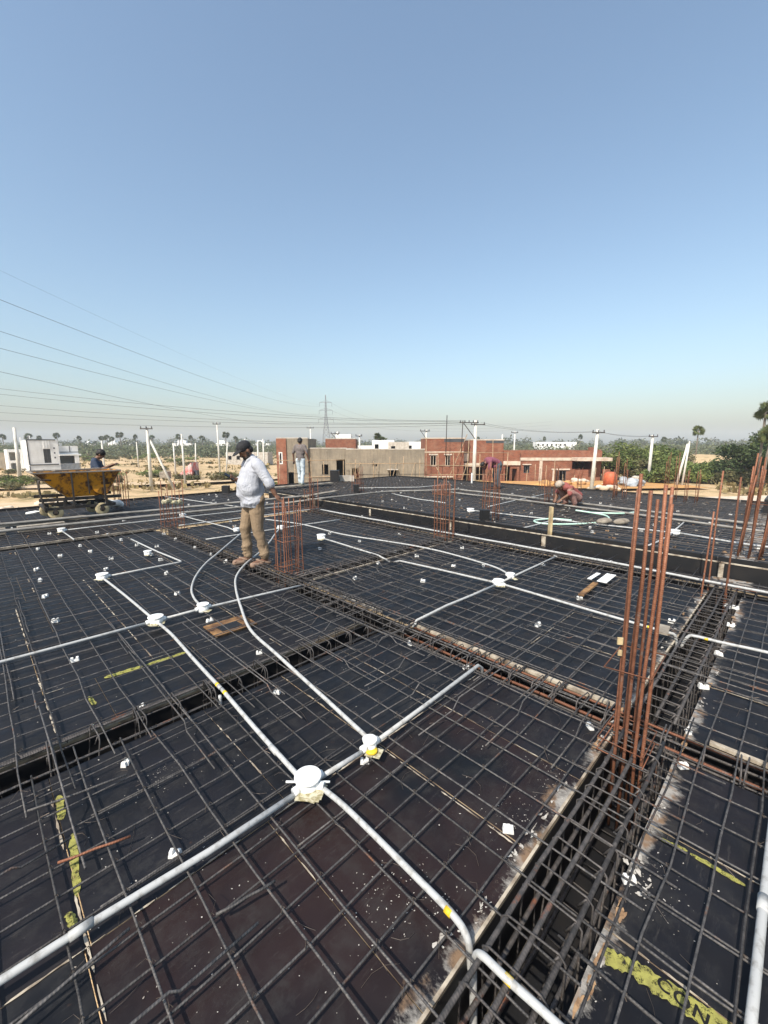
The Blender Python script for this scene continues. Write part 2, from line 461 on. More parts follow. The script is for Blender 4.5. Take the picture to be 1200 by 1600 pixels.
# ------------------------------------------------------------------ ground and terrain
GZ = -3.5
def make_ground():
    fs_ = [0, 4, 8, 12, 16] + [20 + i * 3.5 for i in range(34)] + [150, 175, 205, 240, 290, 350, 430, 540, 700, 1000, 1400]
    fs_ = [-60, -30, -12] + fs_
    cols = 97
    vs = []; fcs = []
    for f in fs_:
        span = 60 + max(f, 0) * 1.35
        for j in range(cols):
            r = -span + 2 * span * j / (cols - 1)
            z = GZ
            if f > 20:
                z += 0.22 * math.sin(r * 0.21 + f * 0.13) * math.sin(f * 0.19 - r * 0.07) + RND.uniform(-0.07, 0.07)
            if f > 400: z += min((f - 400) * 0.004, 6.0) * 0.5
            # low scrub-covered bank at the right
            d2 = ((r - 68) / 22) ** 2 + ((f - 92) / 16) ** 2
            z += 3.2 * math.exp(-d2)
            vs.append(V(r, f, z))
    for i in range(len(fs_) - 1):
        for j in range(cols - 1):
            fcs.append((i*cols+j, i*cols+j+1, (i+1)*cols+j+1, (i+1)*cols+j))
    mb = MB(); mb.add(vs, fcs)
    o = mb.build('ground', MAT['soil'], smooth=True)
    tag(o, kind='structure')
make_ground()

def strip_road(name, pts, w, mat, z=0.30):
    vs = []; fcs = []
    P_ = [Vector((p[0], p[1], 0)) for p in pts]
    for i, p in enumerate(P_):
        d = (P_[min(i+1, len(P_)-1)] - P_[max(i-1, 0)]).normalized()
        s = Vector((d.y, -d.x, 0))
        for k in (-1, 1):
            q = p + s * k * w / 2 * RND.uniform(0.9, 1.1)
            vs.append(V(q.x, q.y, GZ + z))
    for i in range(len(P_) - 1):
        fcs.append((2*i, 2*i+1, 2*i+3, 2*i+2))
    mb = MB(); mb.add(vs, fcs)
    return tag(mb.build(name, mat), kind='structure')
strip_road('dirt_track', [(-70, 44), (-52, 47), (-36, 51), (-26, 56), (-18, 62), (-13, 70), (-10, 80)], 5.0, MAT['track'])
strip_road('dirt_track', [(20, 34), (30, 34), (42, 36), (56, 37), (80, 38)], 11.0, MAT['sand'], 0.24)
strip_road('building_plot', [(12, 52), (20, 52), (27, 52), (37, 53)], 10.0, MAT['earth'], 0.32)
strip_road('dirt_track', [(-90, 27), (-50, 30), (-30, 33), (-10, 38), (6, 40)], 6.0, MAT['track'], 0.27)

# ------------------------------------------------------------------ the formwork deck
DECK = thing('formwork_deck', 'black plywood formwork deck under the rebar, nearer slab', None, (3, 7, 0), kind='structure')
FDZ = 0.10
FAR = thing('formwork_deck', 'black plywood formwork deck beyond the long upstand board', None, (11.3, 7, 0), kind='structure')
GAP = 0.0018
def sheet(x0, x1, y0, y1, par=DECK, z=0.0):
    mb = MB()
    t = 0.018; dz = RND.uniform(-0.0015, 0.0015)
    x0 += GAP; x1 -= GAP; y0 += GAP; y1 -= GAP
    b = len(mb.v)
    mb.bx(x0, x1, y0, y1, z - t + dz, z + dz, 1)
    mb.mi[1] = 0       # film face on top, raw edges
    o = mb.build('plywood_sheet', [MAT['ply'], MAT['ply_edge']], par)
    cx, cy = (x0 + x1) / 2, (y0 + y1) / 2; d = math.hypot(cx, cy)
    br = RND.uniform(0.7, 1.0) if (0 < cx < 1.9 and 0.6 < cy < 1.6) else RND.uniform(0.0, 0.35) if d < 2.6 else RND.uniform(0.0, 0.14)
    o.color = (br, RND.uniform(0.0, 1.0), 0, 1)      # film tint of this sheet: black-blue to red-brown
    return o
def rows(y0, y1, cuts, par=DECK, z=0.0):
    return [sheet(a, b, y0, y1, par, z) for a, b in zip(cuts[:-1], cuts[1:])]
BX0, BX1 = 2.60, 2.85          # main beam (runs along Y)
rows(0.62, 1.56, [-0.9, 0.10, 0.80, 1.52, 2.07, BX0])
rows(1.56, 2.60, [-0.9, 0.12, 0.92, 1.50, 2.07, BX0])
for ya, yb, cuts in ((2.85, 3.55, [-0.9, 0.50, 1.20, 1.95, BX0]), (3.55, 4.75, [-0.9, 0.2, 0.9, 1.75, BX0]), (4.75, 5.95, [-0.9, 0.4, 1.45, 2.1, BX0]),
                     (5.95, 7.15, [-0.9, 0.3, 1.1, 2.0, BX0]), (7.15, 8.1, [-0.9, 0.5, 1.6, BX0]), (8.1, 9.0, [-0.9, 0.2, 1.3, BX0])):
    rows(ya, yb, cuts)
for ya, yb, cuts in ((0.62, 1.5, [BX1, 3.6, 4.3, 5.2, 6.1]), (1.5, 2.55, [BX1, 3.3, 4.5, 5.4, 6.1]), (2.55, 3.5, [BX1, 3.7, 4.6, 5.5, 6.1]), (3.5, 4.3, [BX1, 3.5, 4.7, 6.1]),
                     (4.55, 5.7, [BX1, 3.9, 5.1, 6.1]), (5.7, 6.9, [BX1, 4.0, 5.2, 6.1]), (6.9, 8.1, [BX1, 3.6, 4.8, 6.1]), (8.1, 9.0, [BX1, 4.0, 5.2, 6.1])):
    rows(ya, yb, cuts)
for ya, yb, cuts in ((-0.5, 0.32, [0.2, 1.44, 2.03, BX0]), (-0.5, 0.32, [BX1, 3.6, 4.6, 5.4, 6.1]), (-1.3, -0.5, [0.2, 1.4, BX0]), (-1.3, -0.5, [BX1, 4.1, 5.3, 6.1])):
    rows(ya, yb, cuts)
for k in range(5):
    y0 = 9.25 + k * 1.07
    rows(y0, y0 + 1.07, [-0.9 + (k % 2) * 0.5, 1.0 + (k % 2) * 0.4, 2.2, 3.4 + (k % 2) * 0.3, 4.6, 5.8, 6.85])
sheet(6.35, 6.85, -1.3, 9.25, DECK, -0.002)
sheet(BX1, 3.0, 9.0, 9.25, DECK, -0.004)
for i in range(7):
    for j in range(13):
        sheet(7.06 + i * 1.2, 7.06 + (i + 1) * 1.2, -1.3 + j * 1.22, -1.3 + (j + 1) * 1.22, FAR, FDZ)

def board(x0, x1, y0, y1, z0, z1, name='side_board', mat='black_board', par=DECK):
    mb = MB(); mb.bx(x0, x1, y0, y1, z0, z1)
    return mb.build(name, MAT[mat], par)
ZB = -0.44
def beam_x(y0, y1, xa, xb, openings=()):
    """trench along X between y0 and y1"""
    cuts = [xa] + [c for o in openings for c in o] + [xb]
    for k in range(0, len(cuts), 2):
        a, b = cuts[k], cuts[k+1]
        board(a, b, y0 - 0.019, y0 - 0.001, ZB, -0.020)
        board(a, b, y1 + 0.001, y1 + 0.019, ZB, -0.020)
    board(xa, xb, y0, y1, ZB - 0.02, ZB, 'bottom_board', 'black_board')
def beam_y(x0, x1, ya, yb, open_l=(), open_r=()):
    for side, op in ((0, open_l), (1, open_r)):
        cuts = [ya] + [c for o in op for c in o] + [yb]
        for k in range(0, len(cuts), 2):
            a, b = cuts[k], cuts[k+1]
            if side == 0: board(x0 - 0.019, x0 - 0.001, a, b, ZB, -0.020)
            else: board(x1 + 0.001, x1 + 0.019, a, b, ZB, -0.020)
    board(x0, x1, ya, yb, ZB - 0.02, ZB, 'bottom_board', 'black_board')
beam_y(BX0, BX1, -1.3, 9.25, open_l=((0.32, 0.62), (2.60, 2.85)), open_r=((0.32, 0.62), (4.30, 4.55)))
beam_x(2.60, 2.85, -0.9, 2.58)
beam_x(0.32, 0.62, 0.2, 2.58)
beam_x(0.32, 0.62, 2.87, 6.08)
beam_x(4.30, 4.55, 2.87, 6.08)
beam_y(6.10, 6.35, -1.3, 9.25, open_l=((0.32, 0.62), (4.30, 4.55)))
beam_x(9.0, 9.25, -0.9, 2.58)
# stained battens along the mouths of the beams
def batten(x0, x1, y0, y1, z1=0.004, mat='batten'):
    return board(x0, x1, y0, y1, z1 - 0.03, z1, 'batten', mat)
# (battens lie on the sheet edges)
def batten_x(xa, xb, y, w=0.022, z1=0.012):
    x = xa
    while x < xb:
        l = RND.uniform(0.7, 1.5); e = min(x + l, xb)
        mb = MB(); c = ((x+e)/2, y + RND.uniform(-0.003, 0.003), z1/2 + 0.0012)
        mb.box(c, (e - x - 0.006, w, z1), RND.uniform(-0.003, 0.003))
        mb.build('batten', MAT['batten'], DECK); x = e
def batten_y(ya, yb, xx, w=0.022, z1=0.012):
    y = ya
    while y < yb:
        l = RND.uniform(0.7, 1.5); e = min(y + l, yb)
        mb = MB(); c = (xx + RND.uniform(-0.003, 0.003), (y+e)/2, z1/2 + 0.0012)
        mb.box(c, (w, e - y - 0.006, z1), RND.uniform(-0.003, 0.003))
        mb.build('batten', MAT['batten'], DECK); y = e
batten_x(0.3, 2.58, 0.626, 0.011, 0.006)
batten_x(2.9, 5.9, 0.626, 0.012, 0.006)
batten_x(-0.8, 2.55, 2.866, 0.028, 0.014)
batten_x(-0.8, 2.6, 9.27, 0.06, 0.025)
batten_y(0.7, 2.5, 2.872, 0.035, 0.02)
batten_y(2.9, 4.2, 2.872, 0.03, 0.016)
batten_y(-0.6, 0.2, 2.872, 0.03, 0.02)
batten_x(3.0, 6.0, 4.285, 0.03, 0.016)

# upstand boards between the two slabs and round the far edges
UP = [(-1.3, 0.62), (0.62, 3.05), (3.05, 4.9), (4.9, 7.3), (7.3, 9.7), (9.7, 12.2)]
for a, b in UP:
    board(6.88, 6.90, a + 0.006, b - 0.006, -0.10, 0.185, 'upstand_board')
    mb = MB(); mb.bx(6.874, 6.906, a + 0.006, b - 0.006, 0.185, 0.199); mb.build('batten', MAT['batten'], DECK)
    board(7.03, 7.05, a + 0.05, b + 0.04, -0.1, 0.235, 'upstand_board', par=FAR)
    for c in (a + 0.5, b - 0.5):
        mb = MB(); mb.bx(6.908, 7.028, c, c + 0.04, 0.10, 0.14); mb.build('spacer_batten', MAT['plank'], FAR)
for k in range(7):
    board(-0.9 + k * 1.12, -0.9 + (k + 1) * 1.12 - 0.01, 14.61, 14.63, -0.15, 0.07, 'edge_board')
for k in range(7):
    board(7.1 + k * 1.2, 7.1 + (k + 1) * 1.2 - 0.01, 14.57, 14.59, -0.1, FDZ + 0.06, 'edge_board', par=FAR)
for k in range(13):
    board(15.47, 15.49, -1.3 + k * 1.22, -1.3 + (k + 1) * 1.22 - 0.01, -0.1, FDZ + 0.07, 'edge_board', par=FAR)
# the taller black form at the far right corner
mb = MB(); mb.bx(13.0, 14.6, 0.50, 0.53, FDZ, FDZ + 0.36); mb.bx(13.0, 13.03, -1.0, 0.50, FDZ, FDZ + 0.36)
tag(mb.build('form_box', MAT['black_board']), 'tall black form box at the far right end of the deck', 'formwork')

# stains, splashes and stencil paint lying on the sheets
def ragged(mb, cx, cy, rx, ry, z, rot=0.0, n=18, rough=0.35, m=0):
    vs = [(cx, cy, z)]
    ph = RND.uniform(0, 6)
    for j in range(n):
        a = 2 * math.pi * j / n
        k = 1 + rough * (0.5 * math.sin(3 * a + ph) + RND.uniform(-0.7, 0.5))
        x, y = rx * k * math.cos(a), ry * k * math.sin(a)
        vs.append((cx + x * math.cos(rot) - y * math.sin(rot), cy + x * math.sin(rot) + y * math.cos(rot), z))
    mb.add(vs, [(0, 1 + j, 1 + (j + 1) % n) for j in range(n)], m)
mb = MB(); mc = MB()
for k in range(30):      # splashes along the mouth of the right-hand beam
    x = RND.uniform(0.8, 5.8)
    s = 1 if RND.random() < 0.6 else 0
    y = 0.65 + abs(RND.gauss(0, 0.022)) if s else 0.315 - abs(RND.gauss(0, 0.025))
    (ragged(mb, x, y, RND.uniform(0.008, 0.03), RND.uniform(0.003, 0.010), 0.0042 + k * 4e-5, RND.uniform(-0.2, 0.2), rough=0.5) if RND.random() < 0.75
     else ragged(mc, x, y, RND.uniform(0.02, 0.07), RND.uniform(0.006, 0.018), 0.0042 + k * 4e-5, rough=0.5))
for (x, y, a, b) in ((1.62, 0.67, 0.13, 0.03), (1.45, 0.68, 0.05, 0.035), (1.2, 0.66, 0.06, 0.02), (1.02, 0.70, 0.06, 0.045), (1.75, 0.285, 0.10, 0.05), (1.68, 0.25, 0.05, 0.045), (2.15, 0.29, 0.06, 0.02), (2.45, 0.66, 0.07, 0.02), (2.95, 0.30, 0.06, 0.03), (3.3, 0.29, 0.09, 0.025), (3.9, 0.28, 0.12, 0.02)):
    for q in range(9):
        ragged(mb, x + RND.gauss(0, a * .5), y + RND.gauss(0, b * .35), a * RND.uniform(.05, .22), b * RND.uniform(.06, .25), 0.0055 + q * 2e-4 + x * 1e-4, RND.uniform(-.6, .6), rough=0.4, n=14)
for k in range(16):
    x = RND.uniform(1.1, 1.7); ragged(mc, x, 0.305 - abs(RND.gauss(0, .012)), RND.uniform(.01, .035), RND.uniform(.003, .009), 0.0085 + k * 5e-5, rough=.6)
mb.build('cement_splash', MAT['splash'], DECK)['kind'] = 'stuff'
mc.build('torn_film', MAT['splash_brown'], DECK)['kind'] = 'stuff'
mb = MB()
for k in range(1100):    # flecks of dry cement
    d = 0.6 + 6.5 * RND.random() ** 1.5; a = rad(RND.uniform(0, 90))
    x, y = d * math.cos(a), d * math.sin(a)
    if BX0 < x < BX1 or 2.6 < y < 2.85 or 0.32 < y < 0.62 or x > 6: continue
    s = RND.uniform(0.0007, 0.0022) * (1 + 0.15 * d)
    ragged(mb, x, y, s * RND.uniform(1, 2), s, 0.0034, RND.uniform(0, 3), 6, 0.3)
for k in range(380):
    c = RND.choice([(1.75, 0.20), (1.6, 0.75), (0.55, 2.2), (0.95, 0.95), (1.05, 0.8), (2.0, 0.75)])
    x, y = RND.gauss(c[0], 0.09), RND.gauss(c[1], 0.06)
    if 0.32 < y < 0.62: continue
    s = RND.uniform(0.0007, 0.0024)
    ragged(mb, x, y, s * RND.uniform(1, 2), s, 0.0036, RND.uniform(0, 3), 6, 0.3)
mb.build('cement_flecks', MAT['splash'], DECK)['kind'] = 'stuff'
for nm, m_, par_, n_ in (('deck_litter', 'splash', FAR, 700), ('deck_litter', 'splash_brown', FAR, 700)):
    mb = MB()
    for k in range(n_):
        x, y = RND.uniform(7.3, 15.3), RND.uniform(-1.0, 14.3); s = RND.uniform(0.006, 0.03)
        mb.box((x, y, FDZ + s * .35 + .002), (s * RND.uniform(1, 3), s, s * .6), RND.uniform(0, 3))
    for k in range(n_ // 3 if m_ == 'splash_brown' else 0):
        x, y = RND.uniform(0, 6.7), RND.uniform(8.0, 14.4); s = RND.uniform(0.005, 0.02)
        mb.box((x, y, s * .35 + .002), (s * RND.uniform(1, 3), s, s * .6), RND.uniform(0, 3))
    mb.build(nm, MAT[m_], par_)['kind'] = 'stuff'

def paste_line(a, b, w=0.008, dens=0.8):
    """ragged cement paste squeezed up along a sheet joint"""
    mb = MB(); a = Vector((*a, 0)); b = Vector((*b, 0)); d = b - a; L = d.length; d.normalize(); s = Vector((-d.y, d.x, 0))
    t = 0
    while t < L:
        l = RND.uniform(0.05, 0.28); e = min(t + l, L)
        if RND.random() < dens:
            k = max(2, int((e - t) / 0.02)); vs = []
            for i in range(k + 1):
                p = a + d * (t + (e - t) * i / k); ww = w * 0.55 * (0.15 if i in (0, k) else RND.uniform(0.3, 1.2))
                vs += [p + s * (ww + RND.uniform(-.002, .002)) + Vector((0, 0, 0.0048)), p - s * ww + Vector((0, 0, 0.0048))]
            mb.add(vs, [(2*i, 2*i+1, 2*i+3, 2*i+2) for i in range(k)])
        t = e + RND.uniform(0.0, 0.09)
    mb.build('joint_paste', MAT['batten'], DECK)['kind'] = 'stuff'
for a, b, w, q in (((-0.5, 1.56), (2.55, 1.56), 0.008, 0.8), ((1.50, 0.7), (1.50, 2.55), 0.007, 0.8), ((2.07, 0.75), (2.07, 2.5), 0.006, 0.85), ((0.80, 0.65), (0.80, 1.5), 0.008, 0.5),
                ((0.11, 0.7), (0.11, 2.5), 0.008, 0.75), ((0.92, 1.6), (0.92, 2.5), 0.008, 0.45), ((0.2, 3.55), (2.5, 3.55), 0.007, 0.5), ((0.2, 3.0), (0.2, 5.8), 0.010, 0.7), ((0.9, 3.6), (0.9, 6.4), 0.011, 0.75),
                ((1.75, 3.0), (1.75, 4.7), 0.008, 0.6), ((0.1, 4.75), (2.5, 4.75), 0.007, 0.4), ((1.45, 4.8), (1.45, 5.9), 0.009, 0.6), ((2.0, 6.0), (2.0, 8.9), 0.012, 0.7), ((0.2, 5.95), (2.5, 5.95), 0.009, 0.4),
                ((0.4, 6.2), (0.4, 8.9), 0.012, 0.6), ((3.3, 1.5), (6.0, 1.5), 0.009, 0.55), ((3.6, 0.7), (3.6, 1.5), 0.008, 0.6), ((2.9, 2.55), (4.5, 2.55), 0.009, 0.6), ((4.3, 0.7), (4.3, 1.5), 0.01, 0.7),
                ((4.5, 1.5), (4.5, 2.5), 0.01, 0.6), ((5.2, 0.7), (5.2, 1.5), 0.01, 0.6), ((3.5, 3.5), (6.0, 3.5), 0.01, 0.4), ((2.03, -0.5), (2.03, 0.3), 0.006, 0.6), ((1.44, -0.5), (1.44, 0.3), 0.008, 0.6),
                ((3.6, -0.5), (3.6, 0.3), 0.009, 0.7), ((4.6, -0.5), (4.6, 0.3), 0.01, 0.7), ((3.0, 6.9), (6.0, 6.9), 0.013, 0.4), ((2.9, 5.7), (6, 5.7), 0.012, 0.35), ((5.9, 0.8), (5.9, 8.5), 0.016, 0.55), ((3.7, 2.6), (3.7, 3.4), .01, .6)):
    paste_line(a, b, w, q)

def paint_strip(pts, w, z, sub=10):
    mb = MB()
    for (a, b) in zip(pts[:-1], pts[1:]):
        a = Vector((*a, z)); b = Vector((*b, z)); d = (b - a); s = Vector((-d.y, d.x, 0)).normalized(); vs = []
        for i in range(sub + 1):
            p = a + d * (i / sub); e = 0.35 if i in (0, sub) else 1
            vs += [p + s * w / 2 * e * RND.uniform(0.65, 1.12), p - s * w / 2 * e * RND.uniform(0.65, 1.12)]
        mb.add(vs, [(2*i, 2*i+1, 2*i+3, 2*i+2) for i in range(sub)])
    return mb.build('paint_strip', MAT['strip'], DECK)
paint_strip([(1.345, 0.30), (1.378, 0.20)], 0.060, 0.0046)
ps = paint_strip([(1.376, 0.212), (1.41, -0.06)], 0.070, 0.0048, 22)
paint_strip([(1.98, 0.26), (1.995, 0.16)], 0.02, 0.0046); paint_strip([(1.99, 0.15), (1.985, -0.03)], 0.026, 0.0047)
paint_strip([(0.55, 3.50), (0.80, 3.48)], 0.055, 0.0046); paint_strip([(0.82, 3.48), (1.13, 3.47)], 0.045, 0.0047)
paint_strip([(0.14, 2.42), (0.13, 2.24)], 0.035, 0.0046); paint_strip([(0.15, 2.12), (0.115, 1.78)], 0.03, 0.0047); paint_strip([(0.42, 3.3), (0.43, 3.16)], 0.03, 0.0046); paint_strip([(0.08, 1.74), (0.09, 1.66)], 0.03, 0.0047)
tc = bpy.data.curves.new('stencil_letters', 'FONT'); tc.body = 'CON'; tc.size = 0.056; tc.space_character = 1.15; tc.offset = 0.0012
tobj = bpy.data.objects.new('stencil_tmp', tc); COL.objects.link(tobj)
dg = bpy.context.evaluated_depsgraph_get(); dg.update()
tme = bpy.data.meshes.new_from_object(tobj.evaluated_get(dg)); bpy.data.objects.remove(tobj)
tme.transform(Matrix.Translation((1.380, 0.145, 0.0062)) @ Matrix.Rotation(rad(-90 - 3.5), 4, 'Z'))
tme.materials.clear(); tme.materials.append(MAT['ink'])
link_mesh('stencil_letters', tme, ps)

# ------------------------------------------------------------------ rebar mats
def rebar_path(p, q, z, wob=0.004, k=8, crank=None):
    p = Vector((*p, z)); q = Vector((*q, z)); d = q - p
    s = Vector((-d.y, d.x, 0)).normalized()
    out = []
    for i in range(k + 1):
        t = i / k
        out.append(p + d * t + s * RND.gauss(0, wob) + Vector((0, 0, RND.gauss(0, wob * 0.5))))
    return out
def bar(path, r, par, mat='rebar', n=6, name='reinforcing_bar'):
    mb = MB(); mb.tube(path, r, n)
    return mb.build(name, MAT[mat], par, True)

def mat(label, x0, x1, y0, y1, sx, sy, zx=0.036, zy=0.046, r=0.0043, mat_='rebar', wob=0.004, n=6, jit=0.012, ties=None, offx=0.0, offy=0.0, cat='rebar mat', lap=0.16):
    t = thing('rebar_mat', label, cat, ((x0+x1)/2, (y0+y1)/2, 0), group='rebar mats on the plywood deck')
    y = y0 + offy; ys = []; xs = []
    while y <= y1:                       # bars along X
        if x0 < 7 and (0.31 < y < 0.645 or (x1 < 3 and 2.59 < y < 2.86)): y += sy * 0.5; continue
        yy = y + RND.gauss(0, jit * 0.6); sk = RND.gauss(0, jit)
        ys.append(yy)
        bar(rebar_path((x0 + RND.uniform(-.1, .15), yy - sk), (x1 + RND.uniform(-.15, .1), yy + sk), zx, wob, max(6, int((x1-x0)/0.35))), r, t, mat_, n)
        if RND.random() < lap:           # a lapped second bar beside it
            a = RND.uniform(x0, (x0+x1)/2); bar(rebar_path((a, yy + 0.012), (min(a + RND.uniform(0.8, 1.8), x1), yy + 0.014 + RND.gauss(0, 0.006)), zx, wob * 0.6, 5), r, t, mat_, n)
        y += sy
    x = x0 + offx
    while x <= x1:                       # bars along Y, on top
        xx = x + RND.gauss(0, jit * 0.6); sk = RND.gauss(0, jit)
        xs.append(xx)
        bar(rebar_path((xx - sk, y0 + RND.uniform(-.15, .1)), (xx + sk, y1 + RND.uniform(-.1, .15)), zy, wob, max(6, int((y1-y0)/0.35))), r, t, mat_, n)
        if RND.random() < lap * 1.5:
            a = RND.uniform(y0, (y0+y1)/2); bar(rebar_path((xx + 0.013, a), (xx + 0.013 + RND.gauss(0, 0.006), min(a + RND.uniform(0.8, 1.8), y1)), zy, wob * 0.6, 5), r, t, mat_, n)
        x += sx
    if ties:
        mb = MB()
        for xx in xs:
            for yy in ys:
                if RND.random() > ties: continue
                c = Vector((xx, yy, zy + 0.004)); 
                pts = [c + Vector((-0.008, -0.008, -0.006)), c + Vector((0.004, 0.006, 0.005)), c + Vector((0.010, -0.004, 0.0))]
                mb.tube(pts, 0.0019, 3)
                if RND.random() < 0.5:
                    a = RND.uniform(0, 6.3); L = RND.uniform(0.03, 0.085)
                    mb.tube([c, c + Vector((math.cos(a)*L*.5, math.sin(a)*L*.5, 0.012)), c + Vector((math.cos(a+.5)*L, math.sin(a+.5)*L, RND.uniform(-0.03, 0.012)))], 0.0009, 3)
        mb.build('tie_wires', MAT['tie'], t)['kind'] = 'stuff'
    return t
M1 = mat('rebar mat over the nearest plywood bay, around the big round white box', -0.8, 2.95, 0.22, 2.62, 0.188, 0.158, ties=0.85, offx=0.10, offy=0.07, lap=0.03, jit=0.009)
M2 = mat('rebar mat on the left bay behind the left black trench', -0.8, 2.9, 2.45, 8.9, 0.188, 0.160, ties=0.4, offx=0.08, offy=0.05, lap=0.18)
M3 = mat('rebar mat on the far left bay around the yellow hopper cart', -0.8, 6.8, 9.0, 14.5, 0.20, 0.19, r=0.005, mat_='rebar_far', n=4, lap=0.05)
M4 = mat('rebar mat on the middle bay behind the tall rusty column bars', 2.5, 6.5, 0.45, 4.5, 0.188, 0.160, ties=0.4, lap=0.22, offx=0.03)
M5 = mat('rebar mat on the middle bay right of the standing man in white shirt', 2.5, 6.5, 4.3, 9.1, 0.19, 0.165, lap=0.15, mat_='rebar_far', n=4)
M6 = mat('rebar mat on the right-hand strip beyond the deep beam trench', 0.3, 6.6, -1.1, 0.34, 0.19, 0.125, ties=0.7, offy=0.05, lap=0.2, zx=0.052, zy=0.042)
M7 = mat('rebar mat over the far slab beyond the long black upstand', 7.15, 15.3, -1.1, 14.4, 0.20, 0.20, zx=FDZ+0.036, zy=FDZ+0.047, r=0.0065, mat_='rebar_far', n=4, lap=0.0)
# extra cranked top bars over the beams
def crank(p, q, lo, hi, par, r=0.0045, c0=0.25, c1=0.75):
    p = Vector((*p, 0)); q = Vector((*q, 0)); d = q - p; L = d.length; g = (hi - lo) * 1.3 / L
    prof = [(0, lo), (c0 - g, lo), (c0, hi), ((c0+c1)/2, hi), (c1, hi), (c1 + g, lo), (1, lo)]
    if c1 > 1: prof = prof[:3] + [((c0+1)/2, hi), (1, hi)]
    if c0 < 0: prof = [(0, hi), (c1/2, hi)] + prof[4:]
    bar([p + d * t + Vector((RND.gauss(0, .003), RND.gauss(0, .003), z)) for t, z in prof], r, par)
for y in np.arange(0.74, 2.55, 0.32):
    yy = y + RND.gauss(0, 0.015)
    crank((1.75 + RND.uniform(-.2, .25), yy), (3.9 + RND.uniform(-.4, .4), yy + RND.gauss(0, .03)), 0.05, 0.105, M4, 0.0045, 0.2, 0.85)
for y in np.arange(2.9, 4.2, 0.2):
    crank((1.9 + RND.uniform(-.2, .2), y), (3.8 + RND.uniform(-.3, .3), y + RND.gauss(0, .02)), 0.05, 0.10, M4, 0.0045, 0.2, 0.85)
for x in np.arange(-0.42, 2.5, 0.564):
    xx = x + RND.gauss(0, .012) + 0.02
    crank((xx, 1.95 + RND.uniform(-.25, .2)), (xx + RND.gauss(0, .02), 3.7 + RND.uniform(-.3, .5)), 0.055, 0.095, M2, 0.0045, 0.22, 0.8)
for x in np.arange(2.95, 6.0, 0.19):
    xx = x + RND.gauss(0, .012)
    crank((xx, 3.5 + RND.uniform(-.2, .2)), (xx, 5.3 + RND.uniform(-.3, .3)), 0.055, 0.10, M5, 0.0045, 0.2, 0.8)
    if RND.random() < 0.3: crank((xx + .03, -0.4 + RND.uniform(-.2, .2)), (xx + .03, 1.5 + RND.uniform(-.3, .3)), 0.055, 0.09, M4, 0.0045, 0.2, 0.8)
for y in np.arange(0.8, 8.8, 0.2):
    crank((5.2 + RND.uniform(-.3, .3), y + RND.gauss(0, .02)), (6.75, y + RND.gauss(0, .02)), 0.05, 0.095, M4 if y < 4.4 else M5, 0.0045, 0.3, 1.2)
for y in (1.2, 1.95):
    crank((-0.6, y), (0.35 + RND.uniform(-.3, .2), y + RND.gauss(0, .06)), 0.055, 0.075, M1, 0.0048, -1, 0.75)

# ------------------------------------------------------------------ beam cages
def stirrup_mesh(name, w, z0, z1, r=0.0042):
    mb = MB(); c = 0.02; h = w / 2
    path = [(-h + c, 0, z1), (h - c, 0, z1), (h, 0, z1 - c), (h, 0, z0 + c), (h - c, 0, z0), (-h + c, 0, z0), (-h, 0, z0 + c), (-h, 0, z1 - c)]
    mb.tube(path, r, 5, closed=True)
    mb.tube([(-h + c, 0.006, z1 - 0.002), (-h + 0.05, 0.008, z1 - 0.06)], r, 5)
    return mb.mesh(name, MAT['beam_rebar'], True)
def cage(label, axis, c, a, b, w, z0=-0.38, z1=0.065, sp=0.13, nl=3, r=0.009, pair=False, mat_='beam_rebar', tilt=0.06, lay=None):
    """axis 'x': beam along X at y=c from a to b"""
    loc = ((a+b)/2, c, 0) if axis == 'x' else (c, (a+b)/2, 0)
    t = thing('beam_cage', label, 'beam cage', loc, group='rebar cages in the beam trenches')
    me = stirrup_mesh('stirrup', w, z0, z1)
    s = a + 0.08
    k = 0
    while s < b - 0.03:
        for d in ((0, 0.022) if pair and k % 2 == 0 else (0,)):
            o = bpy.data.objects.new('stirrup', me); COL.objects.link(o); o.parent = t
            p = (s + d, c, RND.gauss(0, 0.004)) if axis == 'x' else (c, s + d, RND.gauss(0, 0.004))
            o.location = Vector(p) - Vector(loc)
            o.rotation_euler = (RND.gauss(0, tilt), RND.gauss(0, 0.02), (math.pi/2 if axis == 'x' else 0) + RND.gauss(0, tilt))
        s += sp + RND.gauss(0, 0.012); k += 1
    for zz, m in (lay or ((z1 - 0.012, nl), (z0 + 0.015, nl), (z0 + 0.07, 2))):
        for i in range(m):
            off = -w/2 + 0.014 + (w - 0.028) * i / (m - 1)
            A, B = (((a, c + off), (b, c + off)) if axis == 'x' else ((c + off, a), (c + off, b)))
            bar(rebar_path(A, B, zz, 0.004, max(6, int((b-a)/0.5))), r, t, mat_, 6, 'longitudinal_bar')
    return t
CR = cage('deep rebar cage in the near part of the right-hand trench', 'x', 0.47, 0.3, 2.62, 0.22, sp=0.135, r=0.0095, nl=3, lay=((0.05, 3), (-0.10, 2), (-0.36, 3)))
CR2 = cage('rebar cage in the right-hand trench beyond the tall column bars', 'x', 0.47, 2.85, 6.2, 0.22, sp=0.13, r=0.0095, nl=3)
CM1 = cage('rusty rebar cage in the trench crossing right of the tall column bars', 'y', 2.725, -1.1, 2.62, 0.17, sp=0.17, r=0.008, pair=True, lay=((-0.03, 2), (-0.36, 3)))
CM2 = cage('rebar cage of the long beam running to the standing man', 'y', 2.725, 2.75, 9.1, 0.17, sp=0.12, r=0.008, z1=0.10)
CL = cage('rebar cage in the left black trench', 'x', 2.725, -0.8, 2.6, 0.19, sp=0.21, r=0.006, pair=True, z1=0.085, lay=((0.0, 2), (-0.36, 3)))
